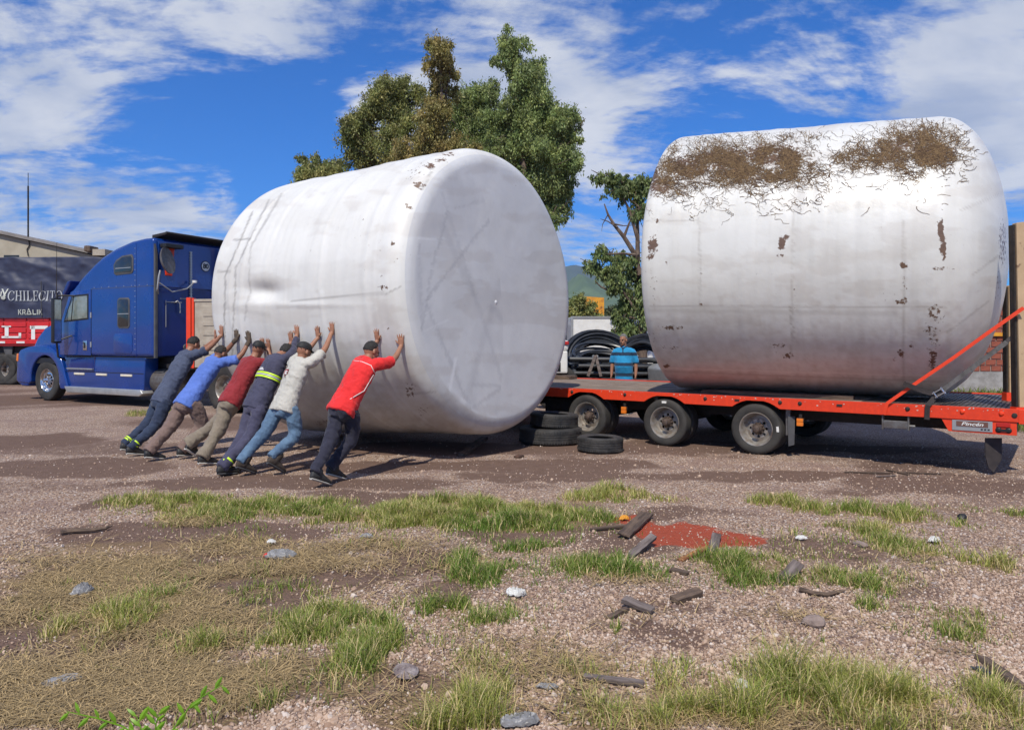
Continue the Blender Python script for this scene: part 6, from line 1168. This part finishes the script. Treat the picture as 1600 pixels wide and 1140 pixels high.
# watching man behind the trailer
def stander():
    Y_ = 16.4; X_ = xy(975, Y_); th = thing('person', 'grey haired man in blue striped polo shirt standing behind the trailer deck', 'person', (X_, Y_, 0)); f = Vector((-.62, -.78, 0)).normalized(); rt = Vector((f.y, -f.x, 0)); rt = -rt if False else f.cross(UP)
    hs = 1.0; hips = Vector((X_, Y_, .93)); neck = Vector((X_, Y_, 1.47)); hd = Vector((X_-.02, Y_-.03, 1.63)); mb = MB(); bf = Vector((-.35, -.93, 0)).normalized(); rt = bf.cross(UP)
    hf, hup, hsd = head(mb, hd, f+Vector((0, 0, -.05)), UP, 1.08); limb(mb, [neck-UP*.05, neck+UP*.03, hd-UP*.03], [.065, .06, .06])
    loft(mb, [(hips, rt*.15, bf*.1), (neck-UP*.2, rt*.16, bf*.1), (neck-UP*.03, rt*.1, bf*.06)]); arms = []
    for g in (-1, 1):
        sh = neck+rt*g*.20-UP*.07; el = sh+rt*g*.07-UP*.29-bf*.02; wr_ = el+rt*g*.00-UP*.25+bf*.07; arms.append((sh, el, wr_)); limb(mb, [neck-UP*.08, sh, el, wr_], [.06, .055, .045, .03]); hand(mb, wr_, -UP*1.0+bf*.15, rt*g, g < 0 if True else False, 1.0, .1, .5)
        limb(mb, [hips, hips+rt*g*.1, Vector((X_, Y_, .48))+rt*g*.11, Vector((X_, Y_, .08))+rt*g*.12], [.09, .085, .055, .038])
    solid(mb, 'body', MATS['skin'], th, .0065, 2, .25)
    for g in (-1, 1):
        mb = MB(); ellip(mb, hd+hsd*g*.033+hf*.090+hup*.006, (hsd*.012, hf*.007, hup*.006), 8); mb.build('eye', MATS['black'], th, True); mb = MB(); ellip(mb, hd+hsd*g*.034+hf*.096+hup*.026, (hsd*.020, hf*.006, hup*.004), 8); mb.build('eyebrow', MATS['hair_grey'], th, True)
    mb = MB(); ellip(mb, hd+hf*.103-hup*.046, (hsd*.028, hf*.006, hup*.006), 8); mb.build('moustache', MATS['hair_grey'], th, True)
    mb = MB(); loft(mb, [(hips-UP*.20, rt*.20, bf*.15), (hips-UP*.04, rt*.20, bf*.15), (hips+UP*.12+bf*.03, rt*.205, bf*.18), (neck-UP*.27+bf*.01, rt*.205, bf*.155), (neck-UP*.12, rt*.205, bf*.125), (neck-UP*.05, rt*.15, bf*.10), (neck+UP*.01, rt*.075, bf*.075), (neck+UP*.03, rt*.068, bf*.068)], 22)
    for sh, el, wr_ in arms: limb(mb, [neck-UP*.10, sh, sh.lerp(el, .85)], [.09, .085, .075])
    so_ = solid(mb, 'polo_shirt', MATS['polo'], th, .012, 3, None, wr=.008, seed=3)
    me = so_.data; me.materials.append(MATS['polo_stripe'])
    for p in me.polygons:
        z_ = p.center.z
        if any(abs(z_-zs) < .036 for zs in (1.33, 1.10, .87)) : p.material_index = 1
    mb = MB(); limb(mb, [neck+rt*.07+bf*.03+UP*.03, neck+bf*.10-UP*.02, neck+bf*.135-UP*.10], [.014, .014, .008]); limb(mb, [neck-rt*.07+bf*.03+UP*.03, neck+bf*.10-UP*.02], [.014, .014]); mb.build('collar', MATS['polo_stripe'], th, True)
    mb = MB(); loft(mb, [(hips+UP*.05, rt*.17, bf*.12), (hips-UP*.1, rt*.18, bf*.13), (hips-UP*.18, rt*.12, bf*.1)])
    for g in (-1, 1): limb(mb, [hips+rt*g*.1, Vector((X_, Y_, .48))+rt*g*.11, Vector((X_, Y_, .10))+rt*g*.12], [.1, .075, .065], 14, False)
    solid(mb, 'trousers', MATS['p_jean_dark'], th, .014, 2, None, wr=.01)
    for g in (-1, 1): hl = Vector((X_, Y_, 0))+rt*g*.12-bf*.07; shoe(th, hl, hl+bf*.27, MATS['shoe_black'])
    hairmesh(th, hd, hf, hup, MATS['hair_grey'], 1.08, .03, seed=9); inv = T(-X_, -Y_, 0)
    for o in list(th.children): o.matrix_parent_inverse = inv
stander()
# ------------------------------------------------------------------ debris on the ground
def gz(p): return Vector((p.x, p.y, float(gh(np.array([p.x]), np.array([p.y]))[0])))
def gplank(a, b, w, h, m, label, lift=(0, 0), tilt=0): A_ = gz(gp(*a)); B_ = gz(gp(*b)); A_.z += lift[0]; B_.z += lift[1]; return plank(A_, B_, w*.85, h*.62, MATS[m], label, tilt=tilt)
gplank((974,842),(1011,808), .13, .035, 'wood_old', 'dark brown board lying diagonally on the red earth', (.02, .03), R(8))
gplank((922,831),(980,824), .05, .03, 'wood_old', 'thin brown stick pointing at the board on the red earth', (.005, .01))
gplank((985,872),(1020,852), .07, .05, 'wood_grey', 'grey splintered board half hidden behind the green tuft', (.0, .06), R(20))
gplank((1062,878),(1108,862), .06, .02, 'wood_split', 'orange freshly split piece of wood beside the grass', (.0, .02))
gplank((1112,870),(1120,842), .09, .025, 'wood_grey', 'flat grey board end right of the orange split wood', (.01, .03), R(10))
gplank((1046,892),(1075,898), .07, .03, 'wood_old', 'small dark block beside the yellow green tuft')
gplank((1052,938),(1092,926), .08, .06, 'wood_old', 'thick dark broken block with reddish end face', (0, .01), R(12))
gplank((974,944),(1020,955), .07, .045, 'wood_grey', 'grey weathered block resting on a smaller brown piece', (.03, .01), R(10))
gplank((950,967),(980,950), .045, .035, 'wood_old', 'small brown piece under the grey weathered block')
gplank((1218,912),(1248,896), .10, .02, 'wood_grey', 'flat grey board tilted in the grass clump', (.0, .07), R(25))
gplank((912,1062),(1006,1072), .05, .035, 'wood_grey', 'long grey plank in front of the gravel, lying level', (.01, .01))
gplank((1530,1048),(1592,1082), .09, .04, 'wood_old', 'old brown plank in the tall grass at the right edge', (.06, .02), R(-15))
gplank((1320,738),(1395,740), .05, .02, 'wood_old', 'rusty brown stick on the gravel under the trailer side'); gplank((1385,734),(1420,742), .05, .02, 'wood_old', 'short dark stick right of the rusty brown stick'); gplank((1370,745),(1400,744), .03, .02, 'wood_grey', 'thin grey stick lowest of the sticks by the trailer')
gplank((1205,712),(1245,700), .03, .02, 'wood_old', 'thin stick beside the rear trailer wheel')
gplank((1408,738),(1470,741), .04, .02, 'wood_old', 'long thin dark stick farthest right by the trailer')
mb = MB(); pts = [gz(gp(*p))+Vector((0, 0, .015)) for p in ((1250,922),(1262,925),(1276,928),(1292,929),(1308,926),(1320,925))]; mb.tube(pts, [.016, .017, .015, .014, .012, .006], 7); tag(mb.build('branch', MATS['wood_old'], None, True), 'dark curved stick lying at the foot of the grass', 'branch')
mb = MB(); pts = [gz(gp(*p))+Vector((0, 0, .02)) for p in ((95,836),(115,833),(140,832),(165,829),(175,826))]; mb.tube(pts, [.02, .022, .02, .016, .006], 7); tag(mb.build('branch', MATS['wood_old'], None, True), 'thin dark branch lying left of the dirt patch', 'branch')
def lump(px, py, s, m, label, cat, name, sc3=(1, 1, .6), seed=1, sub=3):
    bm = bmesh.new(); bmesh.ops.create_icosphere(bm, subdivisions=sub, radius=1)
    for v in bm.verts: d = v.co.normalized(); k = .75+.55*float(fbm(d.x*1.3+seed, d.y*1.3, d.z*1.3, 3)); v.co = Vector((d.x*sc3[0], d.y*sc3[1], d.z*sc3[2]))*s*k
    me = bpy.data.meshes.new(name); bm.to_mesh(me); bm.free(); me.materials.append(MATS[m]); me.polygons.foreach_set('use_smooth', [sub > 2]*len(me.polygons)); o = link(name, me); p = gz(gp(px, py)); o.location = p+Vector((0, 0, s*sc3[2]*.45)); o.rotation_euler = (0, 0, seed); return tag(o, label, cat)
lump(1272, 972, .055, 'stone', 'rounded brown stone alone on the gravel', 'stone', 'stone', (1.2, .9, .8), 3, 2)
lump(1345, 852, .05, 'stone', 'low brown stone on gravel left of grass', 'stone', 'stone', (1.3, .8, .5), 5, 2)
lump(1503, 812, .05, 'black', 'small black lump near the right edge grass', 'debris', 'rubbish_lump', (.8, .8, .9), 6, 2)
lump(811, 714, .07, 'bark_chip', 'small brown clod on the gravel below the tyres', 'stone', 'stone', (1.2, .8, .4), 7, 2)
def flatbag(px, py, w, d, m, label, cat, name, h=.03, seed=1, rz=0, crump=.02):
    n = 26; k = 10; w *= .8; d *= .8; vs = []; c = gz(gp(px, py))
    for s_ in (1, 0):
        for i in range(k+1):
            r = i/k
            for j in range(n):
                t = 2*PI*j/n; e = 1+.16*(float(vn(math.cos(t)*1.5+seed, math.sin(t)*1.5, 1))-.5)*2; x_ = w/2*r*e*math.cos(t); y_ = d/2*r*e*math.sin(t); z_ = (h*(1-r**3)+crump*(float(fbm(x_*14+seed*3, y_*14, 2, 3))-.4))*(1 if s_ else .1)+.004; vs.append((x_, y_, max(.002, z_)))
    fs = []; m_ = (k+1)*n
    for s_ in (0, 1):
        o_ = s_*m_
        for i in range(k):
            for j in range(n): q = (o_+i*n+j, o_+i*n+(j+1) % n, o_+(i+1)*n+(j+1) % n, o_+(i+1)*n+j); fs.append(q if s_ == 0 else q[::-1])
    for j in range(n): fs.append((k*n+j, k*n+(j+1) % n, m_+k*n+(j+1) % n, m_+k*n+j))
    mb = MB(); g_ = random.Random(seed); vs = [(a_+g_.uniform(-1, 1)*w*.02, b_+g_.uniform(-1, 1)*d*.02, c_+g_.uniform(0, crump*.6)) for a_, b_, c_ in vs]; mb.add(vs, fs); o = mb.build(name, MATS[m], None, False); o.location = c+Vector((0, 0, .004)); o.rotation_euler = (0, 0, rz); return tag(o, label, cat)
flatbag(98, 1066, .24, .17, 'plastic_grey', 'flattened pale grey plastic disc lying on the straw, bottom left', 'rubbish', 'plastic_disc', .02, 2, .3, .012)
flatbag(128, 930, .17, .12, 'plastic_grey', 'crumpled pale bag on the straw, upper left', 'rubbish', 'plastic_bag', .05, 3, .5, .05)
flatbag(440, 873, .30, .10, 'plastic_grey', 'long crushed clear plastic bottle on the dark soil', 'bottle', 'plastic_bottle', .05, 4, .1, .03); lump(416, 871, .022, 'red_paint', 'red bottle cap beside the crushed bottle', 'cap', 'bottle_cap', (1, 1, 1), 1, 2)
flatbag(424, 851, .09, .07, 'paper', 'tiny white scrap behind the crushed bottle', 'paper', 'paper_scrap', .02, 5)
flatbag(572, 838, .16, .09, 'plastic_grey', 'pale grey scrap right of the straw near the grass edge', 'rubbish', 'plastic_scrap', .02, 6)
flatbag(806, 930, .17, .10, 'paper', 'crumpled white paper beside the dark green tuft', 'paper', 'paper_scrap', .03, 7, .2, .04)
flatbag(634, 1050, .16, .20, 'plastic_dark', 'flattened brown grey cup shape on bare soil', 'rubbish', 'flattened_cup', .015, 8, .4, .012)
flatbag(812, 1130, .22, .09, 'plastic_grey', 'grey crushed plastic at the bottom edge in the grass', 'rubbish', 'plastic_scrap', .03, 9, .2, .03)
flatbag(1160, 1080, .10, .07, 'paper', 'small white scrap in the tall straw, right', 'paper', 'paper_scrap', .03, 10, .1, .03)
flatbag(1460, 845, .13, .09, 'paper', 'white and red packet on the far grass patch', 'packet', 'paper_packet', .03, 11, .1, .03); 
flatbag(1252, 845, .12, .06, 'paper', 'thin white scrap on the gravel behind the red earth', 'paper', 'paper_scrap', .02, 12, -.3, .02); flatbag(975, 813, .12, .06, 'yellow', 'small yellow scrap on the red earth edge', 'rubbish', 'plastic_scrap', .03, 13, .1, .02)
flatbag(855, 1075, .14, .05, 'plastic_grey', 'narrow pale strip left of the long grey plank', 'rubbish', 'plastic_strip', .01, 14)
# bright young shoots at the bottom left
sp_ = thing('leafy_shoot', 'bright lime green leafy shoots rising at the bottom edge', 'plant', (gp(240, 1160).x, 2.85, 0))
def sprig(x0, pts, nl, Y_=2.85):
    P_ = [Vector((xy(a_, Y_)-sp_.location.x, rnd.uniform(-.01, .01), zy(b_, Y_))) for a_, b_ in pts]; mb = MB(); mb.tube(P_, [.003]*(len(P_)-1)+[.0012], 5); mb.build('stem', MATS['bright_leaf'], sp_, True); me = None
    for i in range(nl):
        t = (i+.7)/nl*(len(P_)-1); k_ = min(int(t), len(P_)-2); p = P_[k_].lerp(P_[k_+1], t-k_); d = (P_[k_+1]-P_[k_]).normalized(); s_ = 1 if i % 2 else -1; ld = (d*.5+Vector((0, -.2+.4*rnd.random(), 1))*.7*s_*(1 if d.z < .8 else 0)+Vector((s_, 0, .3))*(.6 if d.z > .6 else .1)).normalized(); ln = rnd.uniform(.045, .07); w_ = ln*.16; sd_ = ld.cross(Vector((0, 1, 0))).normalized(); nn_ = ld.cross(sd_)*.006
        q = MB(); q.add([p, p+ld*ln*.35+sd_*w_, p+ld*ln*.35+nn_, p+ld*ln*.35-sd_*w_, p+ld*ln*.7+sd_*w_*.8, p+ld*ln*.7+nn_, p+ld*ln*.7-sd_*w_*.8, p+ld*ln], [(0, 1, 2), (0, 2, 3), (1, 4, 5, 2), (2, 5, 6, 3), (4, 7, 5), (5, 7, 6)]); q.build('leaf', MATS['bright_leaf'], sp_, True)
sprig(0, [(262,1150),(285,1120),(300,1098),(325,1082),(348,1070)], 9); sprig(0, [(230,1160),(190,1135),(150,1122),(102,1112)], 9); sprig(0, [(240,1160),(243,1130),(250,1112)], 6); sprig(0, [(215,1160),(222,1135),(212,1118)], 5); sprig(0, [(255,1160),(268,1140),(282,1128)], 5)

# ------------------------------------------------------------------ the air: far hills fade to blue
mb = MB(); mb.box((-5200, -5200, -2.5), (5200, 5400, 760)); hm = bpy.data.materials.new('haze'); hm.use_nodes = True; hn = hm.node_tree.nodes; hn.remove(hn['Principled BSDF']); pv = hn.new('ShaderNodeVolumePrincipled'); pv.inputs['Color'].default_value = (.62, .76, 1, 1); pv.inputs['Density'].default_value = .00009; pv.inputs['Anisotropy'].default_value = .1; hm.node_tree.links.new(pv.outputs[0], hn['Material Output'].inputs['Volume'])
tag(mb.build('haze', hm), 'thin blue air over the far hills', 'haze', kind='stuff')
